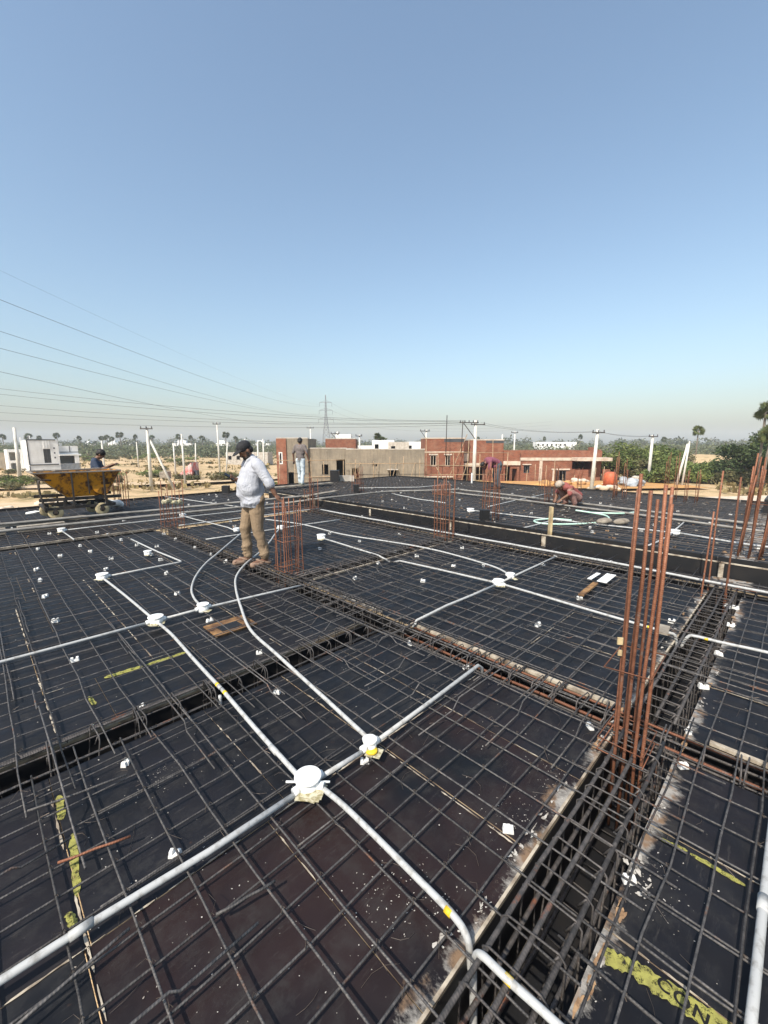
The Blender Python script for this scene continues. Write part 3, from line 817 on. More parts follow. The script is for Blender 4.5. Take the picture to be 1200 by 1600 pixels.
for yy in (2.842, 2.858, 2.83): bar(rebar_path((-0.8, yy), (2.55, yy), 0.03, 0.005, 8), 0.006, CL, 'beam_rebar', 6, 'longitudinal_bar')
CB = cage('rebar cage running from the man\'s column bars to the next column right', 'x', 4.425, 2.85, 6.2, 0.17, sp=0.12, r=0.008, z1=0.08)
CE = cage('rebar cage along the long black upstand board', 'y', 6.225, -1.1, 9.1, 0.17, sp=0.12, r=0.008, z1=0.09)
# red-brown bottom bar showing along the trench right of the column
bar(rebar_path((2.66, -1.0), (2.66, 2.4), 0.0, 0.004, 8), 0.011, CM1, 'rust', 6, 'longitudinal_bar')
bar(rebar_path((2.80, -1.0), (2.80, 2.4), 0.02, 0.004, 8), 0.009, CM1, 'rust', 6, 'longitudinal_bar')
CF = cage('raised rebar cage beside the crouching worker', 'y', 11.15, 3.9, 5.3, 0.25, z0=FDZ, z1=FDZ+0.33, sp=0.14, r=0.007, nl=3)

# ------------------------------------------------------------------ column starter bars
def column(label, x, y, dx, dy, hts, r=0.006, ties=(0.1, 0.5, 0.9), z0=-0.40, lean=(0.0, 0.0), nx=3, ny=2, tag_chips=False, spread=0.012):
    if z0 > 0: x *= 0.95; y *= 0.95
    t = thing('column_bars', label, 'column rebar', (x, y, 0), group='column starter bars')
    pos = []
    for i in range(nx):
        for j in range(ny):
            pos.append((x - dx/2 + dx * i / max(nx-1, 1), y - dy/2 + dy * j / max(ny-1, 1)))
    for k, (px, py) in enumerate(pos):
        h = hts[k % len(hts)]
        lx, ly = lean[0] + RND.gauss(0, spread), lean[1] + RND.gauss(0, spread)
        px += RND.gauss(0, 0.008); py += RND.gauss(0, 0.008)
        pts = [(px + lx * s + RND.gauss(0, 0.003), py + ly * s + RND.gauss(0, 0.003), z0 + (h - z0) * s) for s in (0, .25, .5, .75, 1)]
        bar(pts, r, t, 'rust', 7, 'vertical_bar')
    for zt in ties:
        s = zt / max(hts)
        cx, cy = x + lean[0] * s, y + lean[1] * s
        a, b = dx/2 + r, dy/2 + r
        mb = MB(); dz = RND.uniform(-0.02, 0.02)
        mb.tube([(cx-a, cy-b, zt), (cx+a, cy-b, zt+dz), (cx+a, cy+b, zt), (cx-a, cy+b, zt-dz)], 0.004, 5, closed=True)
        mb.build('tie', MAT['rust'], t, True)
    return t
C2 = column('tall thick rusty column bars in front right at the trench crossing', 2.45, 0.52, 0.28, 0.20, [1.42], r=0.0095, ties=(0.05, 0.12, 0.56), nx=0, ny=0)
for (px, py, h_) in ((2.58, 0.620, 1.48), (2.33, 0.550, 1.58), (2.60, 0.568, 1.47), (2.34, 0.505, 1.50), (2.60, 0.522, 1.43), (2.35, 0.450, 1.53), (2.62, 0.470, 1.50), (2.36, 0.425, 1.44)):
    bar([(px + RND.gauss(0, .004), py + RND.gauss(0, .004), -0.4 + (h_ + .4) * k / 4) for k in range(5)], 0.0085, C2, 'rust', 8, 'vertical_bar')
for (px, py, pz, s) in ((2.562, 0.622, 0.60, 0.045), (2.558, 0.618, 0.53, 0.035)):
    mb = MB(); mb.box((px, py, pz), (0.012, s, s * 0.9), 0.6); mb.build('wood_chip', MAT['timber'], C2)
C1 = column('rusty column bars beside the standing man under his hand', 2.92, 4.72, 0.30, 0.22, [1.02, 0.95, 1.0, 0.92, 1.05, 0.97, 0.9, 1.02, 0.96], r=0.0068, ties=(0.08, 0.15, 0.48, 0.9), nx=4, ny=3, spread=0.02)
C3 = column('rusty column bars wrapped with a pale cloth on the left', 2.86, 8.95, 0.36, 0.22, [1.02, 0.80, 0.95, 0.75, 1.0, 0.82], r=0.0075, ties=(0.1, 0.2, 0.3, 0.4), nx=4, ny=2)
mb = MB()
for k in range(22):
    u = k / 21; mb.ellipsoid((2.66 + 0.34 * u, 8.80 - 0.04 * u + RND.gauss(0, .012), 0.60 + 0.03 * math.sin(u * 5) + RND.gauss(0, .022)), (0.035, 0.025, RND.uniform(.02, .06)), n=8, k=5)
tag(link_mesh('cloth_bundle', remeshed(mb, 0.011, 1)), 'pale crumpled cloth hung on the left column bars', 'cloth').data.materials.append(MAT['cream_tape'])
column('rusty column bars right of the hopper cart at the far edge', 2.95, 13.3, 0.30, 0.25, [1.02, 0.9, 0.98, 0.85], r=0.0095, ties=(0.2, 0.5), nx=4, ny=2)
column('rusty column bars behind the man in white shirt, right of his hand', 6.2, 8.85, 0.26, 0.22, [0.85, 0.6, 0.9, 0.55, 0.8, 1.0], r=0.008, ties=(0.1, 0.3, 0.5), nx=4, ny=2)
column('rusty column bars standing behind the small black form box', 9.7, 11.0, 0.30, 0.25, [0.9, 0.75, 1.0, 0.8], r=0.009, ties=(0.2, 0.45, 0.7), z0=0.1, nx=4, ny=2)
C4 = column('rusty column bars at the black upstand in the middle', 6.0, 4.45, 0.26, 0.24, [1.20, 1.10, 1.05, 1.25, 1.12, 1.0], r=0.0085, ties=(0.1, 0.35, 0.62, 0.85), nx=4, ny=2)
column('wide low rusty column bars behind the middle column', 11.2, 8.5, 0.55, 0.22, [0.50, 0.45, 0.55, 0.48], r=0.0085, ties=(0.2, 0.42), z0=0.1, nx=6, ny=2)
column('tall rusty column bars in front of the bending worker', 8.25, 4.85, 0.26, 0.24, [1.25, 1.10, 1.35, 1.15, 1.3], r=0.0085, ties=(0.3, 0.55, 0.8), z0=0.1, nx=4, ny=2)
column('rusty column bars left of the crouching worker', 11.7, 4.95, 0.32, 0.24, [1.2, 1.0, 1.15, 1.05], r=0.0085, ties=(0.35, 0.6), z0=0.1, nx=4, ny=2)
column('widely spaced rusty column bars at the right end of the upstand', 5.98, 0.55, 0.36, 0.20, [1.38, 0.98, 1.15, 1.42], r=0.0095, ties=(), nx=2, ny=2, lean=(0.04, -0.02))
column('thick cluster of tall rusty column bars at the right picture edge', 8.3, 0.42, 0.30, 0.24, [1.42, 1.55, 1.3, 1.6, 1.38], r=0.0105, ties=(0.9, 1.2), z0=0.1, nx=4, ny=3, spread=0.03, lean=(0.0, -0.06))
column('rusty column bars behind the right edge cluster', 10.4, 0.10, 0.35, 0.25, [1.35, 1.5, 1.3], r=0.010, ties=(0.8,), z0=0.1, nx=3, ny=2)
for (lb, x, y, hs, n_) in (('thin rusty bars at the far edge below the leaning white pole', 14.9, 4.35, [1.35, 1.2, 1.5], 4), ('thin rusty bars at the far edge by the grey rubble heap', 14.4, 3.95, [1.2, 1.0, 1.3], 3),
                        ('thin rusty bars at the far edge in front of the green bushes', 15.1, 2.75, [1.4, 1.25, 1.5], 3), ('low thin rusty bars at the far edge in front of the sandy track', 15.0, 2.2, [1.0, 0.9, 1.05], 3),
                        ('thin rusty bars at the far edge under the brick wing', 15.1, 6.9, [0.9, 0.75, 0.8], 4), ('thin rusty bars at the far edge beside the white concrete pole base', 15.2, 5.6, [0.85, 0.95], 4)):
    column(lb, x, y, 0.40, 0.25, hs, r=0.008, ties=(0.5,), z0=0.1, nx=n_, ny=1 if n_ == 4 else 2)

# small black form boxes and the timber post on the upstand
def form_box(label, x, y, z, w, h):
    mb = MB(); mb.box((x, y, z + h/2), (w, w, h), rad(45)); mb.box((x, y, z + h + 0.004), (w * 1.04, w * 1.04, 0.008), rad(45))
    tag(mb.build('form_box', MAT['black_board']), label, 'form box')
form_box('small black form box at the foot of the column bars before the bending worker', 7.62, 4.62, 0.10, 0.18, 0.26)
form_box('small black form box on the far deck under the left far column bars', 9.05, 10.35, 0.10, 0.17, 0.30)
form_box('tall black form box standing at the far edge near the grey building', 11.2, 14.2, 0.10, 0.36, 0.52)
form_box('small black form box at the far edge behind the standing man', 6.4, 14.3, 0.0, 0.22, 0.28)
t = thing('timber_post', 'pale timber post standing on the black upstand board', 'post', (7.0, 2.95, 0.1))
mb = MB(); mb.box((7.0, 2.95, 0.385), (0.035, 0.10, 0.57), rad(-43)); mb.build('post', MAT['timber'], t)
mb = MB(); mb.box((6.862, 2.99, 0.05), (0.022, 0.07, 0.24), 0); mb.build('foot_cleat', MAT['batten'], t)
for (yy, hh) in ((7.35, 0.2), (4.95, 0.22), (0.6, 0.24), (9.65, 0.2)):
    mb = MB(); mb.box((6.866, yy, 0.06), (0.016, 0.055, hh), 0); mb.build('joint_cleat', MAT['batten'], DECK)

# ------------------------------------------------------------------ conduits
def smooth_path(pts, k=6):
    pts = [Vector(p if len(p) == 3 else (*p, 0.072)) for p in pts]
    out = []
    for i in range(len(pts) - 1):
        p0 = pts[max(i-1, 0)]; p1 = pts[i]; p2 = pts[i+1]; p3 = pts[min(i+2, len(pts)-1)]
        for j in range(k):
            t = j / k
            out.append(0.5 * ((2*p1) + (-p0+p2)*t + (2*p0-5*p1+4*p2-p3)*t*t + (-p0+3*p1-3*p2+p3)*t**3))
    out.append(pts[-1])
    return out
def pipe(label, pts, r=0.0145, curve=False, couplers=(), tapes=(), mat_='pvc', name='conduit_pipe', cat='conduit', n=12):
    def low(p):      # pipes were surveyed on the deck plane; they lie on the bars above it
        p = p if len(p) == 3 else (*p, 0.072); k = (1.72 - p[2]) / 1.72 if p[2] > 0.1 else 0.958
        return (p[0] * k, p[1] * k, p[2])
    pts = [low(p) for p in pts]; couplers = [(low(c), d) for c, d in couplers]; tapes = [(low(c), d) for c, d in tapes]
    path = smooth_path(pts) if curve else [Vector(p if len(p) == 3 else (*p, 0.072)) for p in pts]
    if not curve:     # slight sag and wander so that no run is dead straight
        fine = []
        for a, b in zip(path[:-1], path[1:]):
            m = max(1, int((b - a).length / 0.35))
            for j in range(m):
                fine.append(a + (b - a) * (j / m) + (Vector((RND.gauss(0, .003), RND.gauss(0, .003), RND.gauss(0, .002))) if j else Vector()))
        path = fine + [path[-1]]
    t = thing(name, label, cat, (path[0].x, path[0].y, 0))
    r *= 0.88 if path[0].z < 0.1 and name == 'conduit_pipe' else 1.0
    mb = MB(); mb.tube(path, r, n); mb.build('pipe', MAT[mat_], t, True)
    def sleeve(c, d, l, rr, m, nm):
        d = Vector((*d, 0)).normalized() if len(d) == 2 else Vector(d).normalized(); c = Vector(c if len(c) == 3 else (*c, 0.072))
        mb = MB(); mb.tube([c - d * l/2, c + d * l/2], rr, n); mb.build(nm, MAT[m], t, True)
    for c, d in couplers: sleeve(c, d, 0.07, r * 1.22, 'pvc', 'coupler')
    for c, d in tapes: sleeve(c, d, 0.026, r * 1.06, 'yellow_tape', 'yellow_tape_band')
    return t
H = 0.072
MAT['pipe_grey'] = simple('dusty_grey_pipe', (0.27, 0.255, 0.23), (0.17, 0.155, 0.135), 4, 0.7)
pipe('thick white conduit from the left picture edge to the round box', [(-0.9, 1.69), (0.1, 1.645), (0.99, 1.60)], 0.0155, couplers=(((0.105, 1.645), (1, 0)),))
pipe('short white conduit between the round box and the small box', [(1.12, 1.60), (1.42, 1.58)], 0.0145)
pipe('white conduit from the small box up right to the beam', [(1.52, 1.585), (2.0, 1.60), (2.68, 1.63), (2.74, 1.632, 0.03), (2.755, 1.633, -0.2)], 0.0145, tapes=())
pipe('white conduit from the round box down to the deep right trench', [(1.092, 1.552), (1.104, 1.383), (1.102, 1.154), (1.096, 0.925), (1.092, 0.773), (1.087, 0.72), (1.079, 0.675, 0.068), (1.076, 0.648, 0.035), (1.075, 0.635, -0.06)], 0.0145, True, tapes=(((1.086, 0.745), (0.06, 1)),))
pipe('upright grey conduit dropping inside the right trench', [(1.07, 0.625, -0.03), (1.07, 0.615, -0.2), (1.06, 0.60, -0.44)], 0.0155, True)
pipe('white conduit leaving the right trench with a yellow band', [(1.066, 0.622, -0.05), (1.064, 0.612, 0.03), (1.060, 0.585, 0.066), (1.056, 0.53, 0.076), (1.056, 0.46, 0.078), (1.066, 0.3, 0.076), (1.10, -0.5, 0.075)], 0.0145, True, tapes=(((1.056, 0.485, 0.077), (0.0, 1)),))
pipe('white conduit from the round box to the left trench, yellow banded', [(1.05, 1.66), (1.075, 2.2), (1.10, 2.72, 0.085)], 0.0145, True, tapes=(((1.098, 2.665, 0.084), (0.03, 1)),), couplers=(((1.06, 1.95), (0.04, 1)),))
pipe('long white conduit from the left trench to the left junction box', [(1.10, 2.74, 0.085), (1.13, 3.3), (1.16, 3.9), (1.155, 4.28)], 0.0145, True, tapes=(((1.103, 2.80, 0.083), (0.03, 1)),))
pipe('upright conduit stub at the edge of the left trench', [(1.075, 2.70, 0.06), (1.075, 2.695, -0.15), (1.07, 2.69, -0.4)], 0.0125, True)
pipe('white conduit between the two left junction boxes', [(1.15, 4.41), (1.13, 5.4), (1.10, 6.27)], 0.0145, True)
pipe('white conduit from the left picture edge to the left junction box', [(-0.9, 4.40), (0.3, 4.36), (1.09, 4.35)], 0.0135)
pipe('white conduit running right past the plywood patch to the column', [(1.22, 4.345), (1.60, 4.34), (2.3, 4.27), (2.8, 4.21)], 0.0135)
pipe('curved white conduit sweeping from small box to the standing man', [(1.505, 1.64), (1.57, 2.2), (1.62, 2.85, 0.1), (1.72, 3.5), (1.92, 4.10), (2.13, 4.65), (2.36, 5.12), (2.72, 5.58, 0.11), (3.2, 6.05), (3.7, 6.6), (4.1, 7.1), (4.46, 7.52)], 0.0145, True)
pipe('shorter curved white conduit left of the standing man', [(1.62, 4.38), (1.66, 4.70), (1.76, 5.05), (1.98, 5.50), (2.32, 6.02), (2.72, 6.5, 0.11), (3.3, 7.2), (3.9, 7.9), (4.6, 8.6)], 0.0135, True)
pipe('white conduit with an elbow on the left bay', [(1.16, 6.335), (1.6, 6.35), (2.05, 6.36), (2.10, 6.37), (2.11, 6.42), (2.05, 7.2), (2.0, 8.6)], 0.013, False)
pipe('white conduit from the long beam to the twin boxes', [(2.93, 2.525, 0.02), (2.99, 2.53, 0.07), (3.5, 2.55), (4.48, 2.525)], 0.0145)
pipe('white conduit from the twin boxes toward the black upstand', [(4.64, 2.53), (5.3, 2.54), (6.3, 2.55)], 0.014)
pipe('long white conduit crossing the middle bay to the twin boxes', [(4.54, 6.18), (4.46, 5.0), (4.43, 4.56), (4.43, 4.30, 0.02)], 0.0145, couplers=(((4.46, 5.0), (0.06, 1)),))
pipe('white conduit from the small beam to the twin boxes', [(4.43, 4.22, 0.03), (4.44, 4.10), (4.52, 3.2), (4.56, 2.59)], 0.0145)
pipe('white conduit from the twin boxes passing behind the tall bars', [(4.57, 2.46), (4.49, 1.6), (4.45, 1.1), (4.43, 0.78), (4.43, 0.70), (4.46, 0.655, 0.05), (4.47, 0.63, -0.05)], 0.0145, True, tapes=(((4.435, 0.86), (0.0, 1)),))
pipe('white conduit running to the right picture edge, yellow banded', [(4.47, 0.60, -0.04), (4.49, 0.56, 0.06), (4.50, 0.50, 0.078), (4.52, 0.3, 0.076), (4.58, -0.05), (4.62, -1.1)], 0.0145, True, tapes=(((4.505, 0.43, 0.077), (-0.05, 1)),))
pipe('wavy white conduit along the middle bay behind the twin boxes', [(4.97, 2.60), (5.17, 2.97), (5.31, 3.84), (5.22, 4.43, 0.10), (5.20, 5.2), (5.02, 6.2), (5.05, 7.6), (4.8, 8.7)], 0.014, True)
pipe('white conduit laid along the edge beam by the upstand', [(6.60, 9.0, .115), (6.57, 7.8, .115), (6.58, 4.7, .115), (6.60, 1.9, .115), (6.52, 0.6, .115), (6.48, -1.0, .115)], 0.015, couplers=(((6.58, 4.6, .115), (0, 1)), ((6.6, 2.0, .115), (0, 1))))
pipe('grey-white conduit running up along the right picture edge', [(1.15, -0.078), (1.6, -0.082), (1.92, -0.084), (2.5, -0.09), (2.72, -0.09, 0.09), (3.4, -0.10)], 0.0165, couplers=(((1.95, -0.084), (1, 0)),))
pipe('white conduit by the hopper cart running right', [(1.28, 10.47), (2.2, 10.45), (3.0, 10.40), (5.0, 10.3), (6.4, 10.2)], 0.0135, n=8)
pipe('short white conduit below the hopper cart', [(1.22, 10.40), (1.24, 9.75), (1.25, 9.30)], 0.0135, n=8)
pipe('white conduit crossing the far left bay diagonally', [(3.6, 10.6), (3.75, 8.4), (3.7, 7.9)], 0.013, n=8)
pipe('white conduit on the bay behind the standing man\'s legs', [(2.95, 7.6), (4.0, 7.55), (6.0, 7.45)], 0.013, n=8)
pipe('white conduit joining the far left column to the upstand', [(3.1, 9.35), (4.5, 9.3), (6.7, 9.2)], 0.013, n=8)
pipe('white conduit along the far left edge board', [(4.6, 15.0), (5.0, 12.6), (5.3, 11.0)], 0.0135, n=8)
pipe('grey delivery pipe under the hopper cart, nearer one', [(-0.9, 11.25, 0.11), (1.0, 11.2, 0.11), (3.5, 11.1, 0.11), (6.6, 10.75, 0.12)], 0.030, name='delivery_pipe', cat='pipe', mat_='pipe_grey', n=8)
pipe('grey delivery pipe under the hopper cart, farther one', [(-0.9, 12.25, 0.11), (1.0, 12.2, 0.11), (3.5, 12.0, 0.11), (8.2, 11.8, 0.24)], 0.030, name='delivery_pipe', cat='pipe', mat_='pipe_grey', n=8)
pipe('long pale delivery pipe crossing the upstand to the far deck', [(6.6, 10.75, 0.14), (8.0, 10.9, 0.26), (11.0, 10.8, 0.22), (13.6, 9.2, 0.21)], 0.028, name='delivery_pipe', cat='pipe', mat_='pipe_grey', n=8)
pipe('long pale delivery pipe across the far deck, farther one', [(13.4, 9.6, 0.20), (13.3, 8.0, 0.20), (12.8, 4.7, 0.20), (12.1, 0.6, 0.20), (11.9, -1.0, 0.20)], 0.027, name='delivery_pipe', cat='pipe', mat_='pipe_grey', n=8)
pipe('long pale delivery pipe across the far deck, nearer one', [(12.4, 9.0, 0.20), (12.2, 6.0, 0.20), (11.8, 3.2, 0.20), (11.2, 0.6, 0.20), (11.0, -1.0, 0.20)], 0.024, name='delivery_pipe', cat='pipe', mat_='pipe_grey', n=8)
FZ = FDZ + 0.07
pipe('white conduit on the far deck from far box to the hose', [(9.35, 6.05, FZ), (9.45, 4.6, FZ), (9.6, 3.2, FZ), (9.75, 1.72, FZ)], 0.0135, n=8)
pipe('white conduit on the far deck running right to the picture edge', [(9.8, 1.6, FZ), (9.5, 0.6, FZ), (9.4, -1.1, FZ)], 0.017, n=8)
pipe('white conduit on the far deck right of its junction box', [(9.9, 1.68, FZ), (11.0, 1.72, FZ), (11.6, 1.75, FZ)], 0.0135, n=8)
pipe('white conduit on the far deck in front of its junction box', [(9.7, 1.65, FZ), (8.6, 1.68, FZ), (7.9, 1.75, FZ)], 0.0135, n=8)
pipe('white conduit on the far deck left of the timber post', [(9.6, 3.9, FZ), (8.4, 3.95, FZ), (7.8, 4.0, FZ)], 0.0135, n=8)
pipe('white conduit on the far deck behind the bending worker\'s column', [(10.2, 6.1, FZ), (12.0, 6.2, FZ), (14.4, 6.3, FZ)], 0.0135, n=8)
pipe('white conduit at the far left of the far deck', [(10.6, 10.2, FZ), (10.1, 8.6, FZ), (10.0, 7.4, FZ)], 0.0135, n=8)
pipe('white conduit near the grey building side of the deck', [(11.0, 12.6, FZ), (13.0, 11.0, FZ), (14.8, 10.8, FZ)], 0.0135, n=8)
MAT['hose'] = simple('pale_green_hose', (0.42, 0.62, 0.50), (0.55, 0.70, 0.60), 6, 0.4)
pipe('pale green hose looping on the far deck behind the timber post', [(12.1, 2.9, FZ), (11.6, 3.1, FZ+.02), (11.2, 3.7, FZ), (11.3, 4.1, FZ+.05), (11.0, 3.3, FZ), (10.2, 3.0, FZ), (9.6, 3.2, FZ), (9.1, 3.55, FZ), (8.85, 3.95, FZ), (9.1, 4.2, FZ), (9.6, 4.0, FZ), (9.7, 3.6, FZ)], 0.019, True, mat_='hose', name='hose', cat='hose', n=8)

# ------------------------------------------------------------------ junction boxes
def junction(label, x, y, dirs, r=0.038, h=0.055, z=0.035, lid=True, rods=False, card=0, mat_='box_white'):
    k_ = 0.90 if z > 0.1 else 0.958; x *= k_; y *= k_
    t = thing('junction_box', label, 'junction box', (x, y, 0), group='conduit junction boxes')
    zc = H + z - 0.035
    mb = MB(); mb.lathe([(r*0.9, -h*0.55), (r, -h*0.4), (r, h*0.45)], (x, y, zc), 18); mb.build('body', MAT[mat_], t, True)
    if lid:
        mb = MB(); mb.lathe([(r*1.10, 0.0), (r*1.14, 0.004), (r*1.12, 0.010), (r*0.75, 0.0125)], (x, y, zc + h*0.45 + 0.0005), 28); mb.build('lid', MAT[mat_], t)
    for d in dirs:
        d = Vector((*d, 0)).normalized(); c = Vector((x, y, zc))
        mb = MB(); mb.tube([c + d * r * 0.85, c + d * (r + 0.026), c + d * (r + 0.026)], [0.0215, 0.0195, 0.017], 12); mb.build('socket', MAT[mat_], t, True)
    if rods:
        for sgn in (-1, 1):
            d = Vector((1, -1, 0)).normalized() * sgn; c = Vector((x, y, zc + 0.005))
            mb = MB(); mb.tube([c + d * r * 0.9, c + d * (r + 0.05)], 0.0055, 8); mb.build('hanger_rod', MAT[mat_], t, True)
    for k in range(card):
        a = RND.uniform(-0.5, 0.5)
        mb = MB(); mb.box((x + RND.uniform(-.02, .035) - 0.02, y - 0.045 + RND.uniform(-.02, .02), 0.056 + k * 0.006), (r*2.0, r*1.2, 0.003), a * 2.5); mb.build('packing_card', MAT['cream_tape'], t)
    return t
JX, JY = 1.055, 1.605
junction('large round white lidded box where four conduits meet in front', JX, JY, ((1, 0), (-1, 0), (0.02, 1), (0.5, -0.86)), 0.058, 0.066, 0.046, True, True, 4)
J2 = junction('small white box beside the large round one, on yellow card', 1.47, 1.585, ((1, 0), (-1, 0), (0.3, 1)), 0.036, 0.055, 0.042, True, False, 2)
mb = MB(); mb.lathe([(0.030, 0), (0.034, 0.003), (0.030, 0.012)], (1.455 * .958, 1.555 * .958, 0.062), 16); mb.build('yellow_ring', MAT['yellow_tape'], J2, True)
junction('taped white box where four conduits cross on the left bay', 1.155, 4.345, ((1, 0), (-1, 0), (0, 1), (0, -1)), 0.060, 0.07, 0.04, True, False, 3)
junction('white box left of the bare plywood patch', 1.615, 4.34, ((1, 0), (-1, 0), (0.2, 1)), 0.052, 0.07, 0.04, True, False, 1)
junction('white box at the far end of the left conduit', 1.10, 6.335, ((1, 0), (0, -1)), 0.062, 0.07, 0.04, True, False, 2)
junction('nearer of the twin white boxes in the middle bay', 4.56, 2.525, ((1, 0), (-1, 0), (0, 1), (0, -1)), 0.058, 0.07, 0.04, True, False, 2)
junction('farther of the twin white boxes in the middle bay', 4.93, 2.56, ((1, 0), (0.2, 1)), 0.045, 0.06, 0.04, True, False, 1)
junction('white box on the long conduit behind the man\'s column bars', 4.54, 6.2, ((0, 1), (0, -1)), 0.07, 0.08, 0.05, True, False, 2)
junction('small white box on the left bay near the far column', 1.9, 7.25, ((0, 1), (0, -1)), 0.05, 0.06, 0.04, True, False, 1)
junction('white box under the hopper cart planks', 1.22, 10.47, ((1, 0), (0, -1)), 0.06, 0.07, 0.04, True, False, 1)
junction('white taped box on the far deck near the right edge', 9.8, 1.66, ((1, 0), (-1, 0), (0, 1), (0, -1)), 0.09, 0.08, FDZ + 0.03, True, False, 2)
junction('white box on the far deck before the bending worker', 9.35, 6.1, ((0, -1), (1, 0)), 0.08, 0.08, FDZ + 0.03, True, False, 1)
junction('white box at the conduit crossing behind the man', 3.75, 8.0, ((0, 1), (1, 0)), 0.055, 0.06, 0.04)
junction('white box at the far end of the crossing conduit on the left', 3.62, 10.62, ((0, -1), (1, 0)), 0.06, 0.06, 0.04)
junction('white box seen between the man and his column bars', 4.5, 7.55, ((1, 0), (-1, 0)), 0.06, 0.07, 0.04)

# ------------------------------------------------------------------ white cover blocks under the bars
def block_mesh(seed):
    rr = random.Random(seed); mb = MB(); s = 0.018
    mb.box((0, 0, 0.006), (0.046, 0.026, 0.013), 0, 0, 0.95)
    mb.box((-0.014, 0, 0.0165), (0.016, 0.024, 0.022), 0.05, 0, 0.75)
    mb.box((0.014, 0, 0.0150), (0.016, 0.025, 0.020), -0.06, 0, 0.8)
    if rr.random() < 0.6: mb.box((0.0, 0.013, 0.010), (0.022, 0.012, 0.019), 0.2, 0, 0.8)
    return mb.mesh('cover_block', MAT['block'])
BM = [block_mesh(i) for i in range(4)]
BLOCKS = [(0.69, 8.81), (1.23, 8.58), (1.27, 7.99), (0.88, 7.99), (0.53, 7.34), (0.50, 6.70), (1.40, 7.26), (1.21, 6.66), (1.84, 8.59), (1.93, 7.94), (1.90, 7.07), (1.91, 6.65), (2.14, 7.60), (1.74, 5.88), (1.57, 4.97), (0.45, 5.01), (0.44, 3.95), (0.47, 5.93), (1.52, 3.94), (4.08, 8.98), (3.87, 8.34), (2.64, 8.57), (2.63, 7.94), (2.63, 7.05), (2.58, 6.45), (2.59, 5.87), (1.77, 9.27), (4.00, 5.50), (4.83, 5.45), (4.10, 4.22), (3.39, 3.92), (3.93, 3.23), (4.79, 4.07), (4.74, 3.34), (5.07, 3.06), (5.70, 3.86), (2.59, 2.24), (4.86, 6.35), (5.77, 5.35), (6.58, 7.32), (1.55, 3.02), (1.36, 2.42), (2.57, 1.67), (4.75, 4.50), (3.71, 1.62), (4.71, 0.73), (4.71, 1.60), (5.00, 0.31), (4.21, 0.31), (5.59, 0.33), (5.58, 0.39), (5.70, 2.47), (6.32, 2.55), (6.54, 1.82), (2.53, 0.74), (2.55, 0.27), (3.55, 0.32), (2.91, 0.30), (0.64, 2.90), (0.43, 2.42), (0.44, 1.69), (1.54, 0.75), (1.68, 0.30), (1.36, 1.51)]
for k in range(60):
    BLOCKS.append((RND.uniform(7.3, 15.0), RND.uniform(-0.5, 13.5), FDZ))
for k in range(22):
    BLOCKS.append((RND.uniform(0.5, 6.5), RND.uniform(9.5, 14.4)))
BLOCKS = [((2.555 if 2.58 < p[0] < 2.87 and len(p) == 2 else p[0]),) + tuple(p[1:]) for p in BLOCKS]
for k, p in enumerate(BLOCKS):
    o = bpy.data.objects.new('cover_block', BM[k % 4]); COL.objects.link(o)
    o.location = (p[0], p[1], (p[2] if len(p) > 2 else 0.0) + 0.001)
    sc_ = 1.05 if (p[0]**2 + p[1]**2) < 12 else 1.35
    o.scale = (sc_, sc_, sc_)
    o.rotation_euler = (0, 0, RND.uniform(0, 6.3))
    tag(o, 'small white notched cover block under the rebar', 'cover block', 'white cover blocks scattered under the bars')

# ------------------------------------------------------------------ loose things on the deck
mb = MB()
for k in range(90):       # snipped tie wire lying about
    d = 1.0 + 4.5 * RND.random(); a = rad(RND.uniform(4, 86)); x, y = d * math.cos(a), d * math.sin(a)
    if 0.3 < y < 0.65 or 2.58 < y < 2.88 or BX0 < x < BX1: continue
    t0 = RND.uniform(0, 6.3); L = RND.uniform(.05, .16); c = RND.uniform(-1.2, 1.2)
    mb.tube([(x + math.cos(t0 + c * u) * L * u, y + math.sin(t0 + c * u) * L * u, .006 + .02 * u * (1 - u)) for u in (0, .33, .66, 1)], 0.0009, 3)
mb.build('wire_snippets', MAT['tie'], DECK)['kind'] = 'stuff'
for k, (xa, ya, xb, yb, m_) in enumerate(((0.08, 1.93, 0.32, 1.86, 'rust'), (-0.1, 1.42, 0.22, 1.47, 'rebar'), (0.02, 2.33, 0.40, 2.25, 'rebar'), (0.45, 1.30, 0.66, 1.25, 'rebar'))):
    bar(rebar_path((xa, ya), (xb, yb), 0.063, .002, 4), 0.0055, M1, m_)
mb = MB(); mb.box((1.62, 3.70, 0.010), (0.40, 0.30, 0.010), 0.0)
mb.box((1.60, 3.68, 0.0165), (0.20, 0.14, 0.003), 0.02, 1)
tag(mb.build('plywood_offcut', [MAT['ply_patch'], MAT['black_board']]), 'bare orange-brown plywood offcut under the bars beside the curved conduit', 'plywood offcut')
mb = MB(); mb.box((5.55, 1.58, 0.060), (0.42, 0.11, 0.006), 0.03); mb.box((5.52, 1.72, 0.062), (0.34, 0.05, 0.006), 0.0)
tag(mb.build('paper_strip', MAT['box_white']), 'white paper strip lying on the bars of the middle bay', 'paper')
mb = MB(); mb.box((4.98, 1.60, 0.058), (0.55, 0.06, 0.02), 0.05)
tag(mb.build('timber_offcut', MAT['ply_patch']), 'brown timber offcut lying beyond the white paper strip', 'timber offcut')
mb = MB(); mb.box((4.25, 0.72, 0.085), (0.20, 0.10, 0.02), 0.1)
tag(mb.build('timber_offcut', MAT['plank']), 'short timber offcut by the conduit bend behind the tall bars', 'timber offcut')
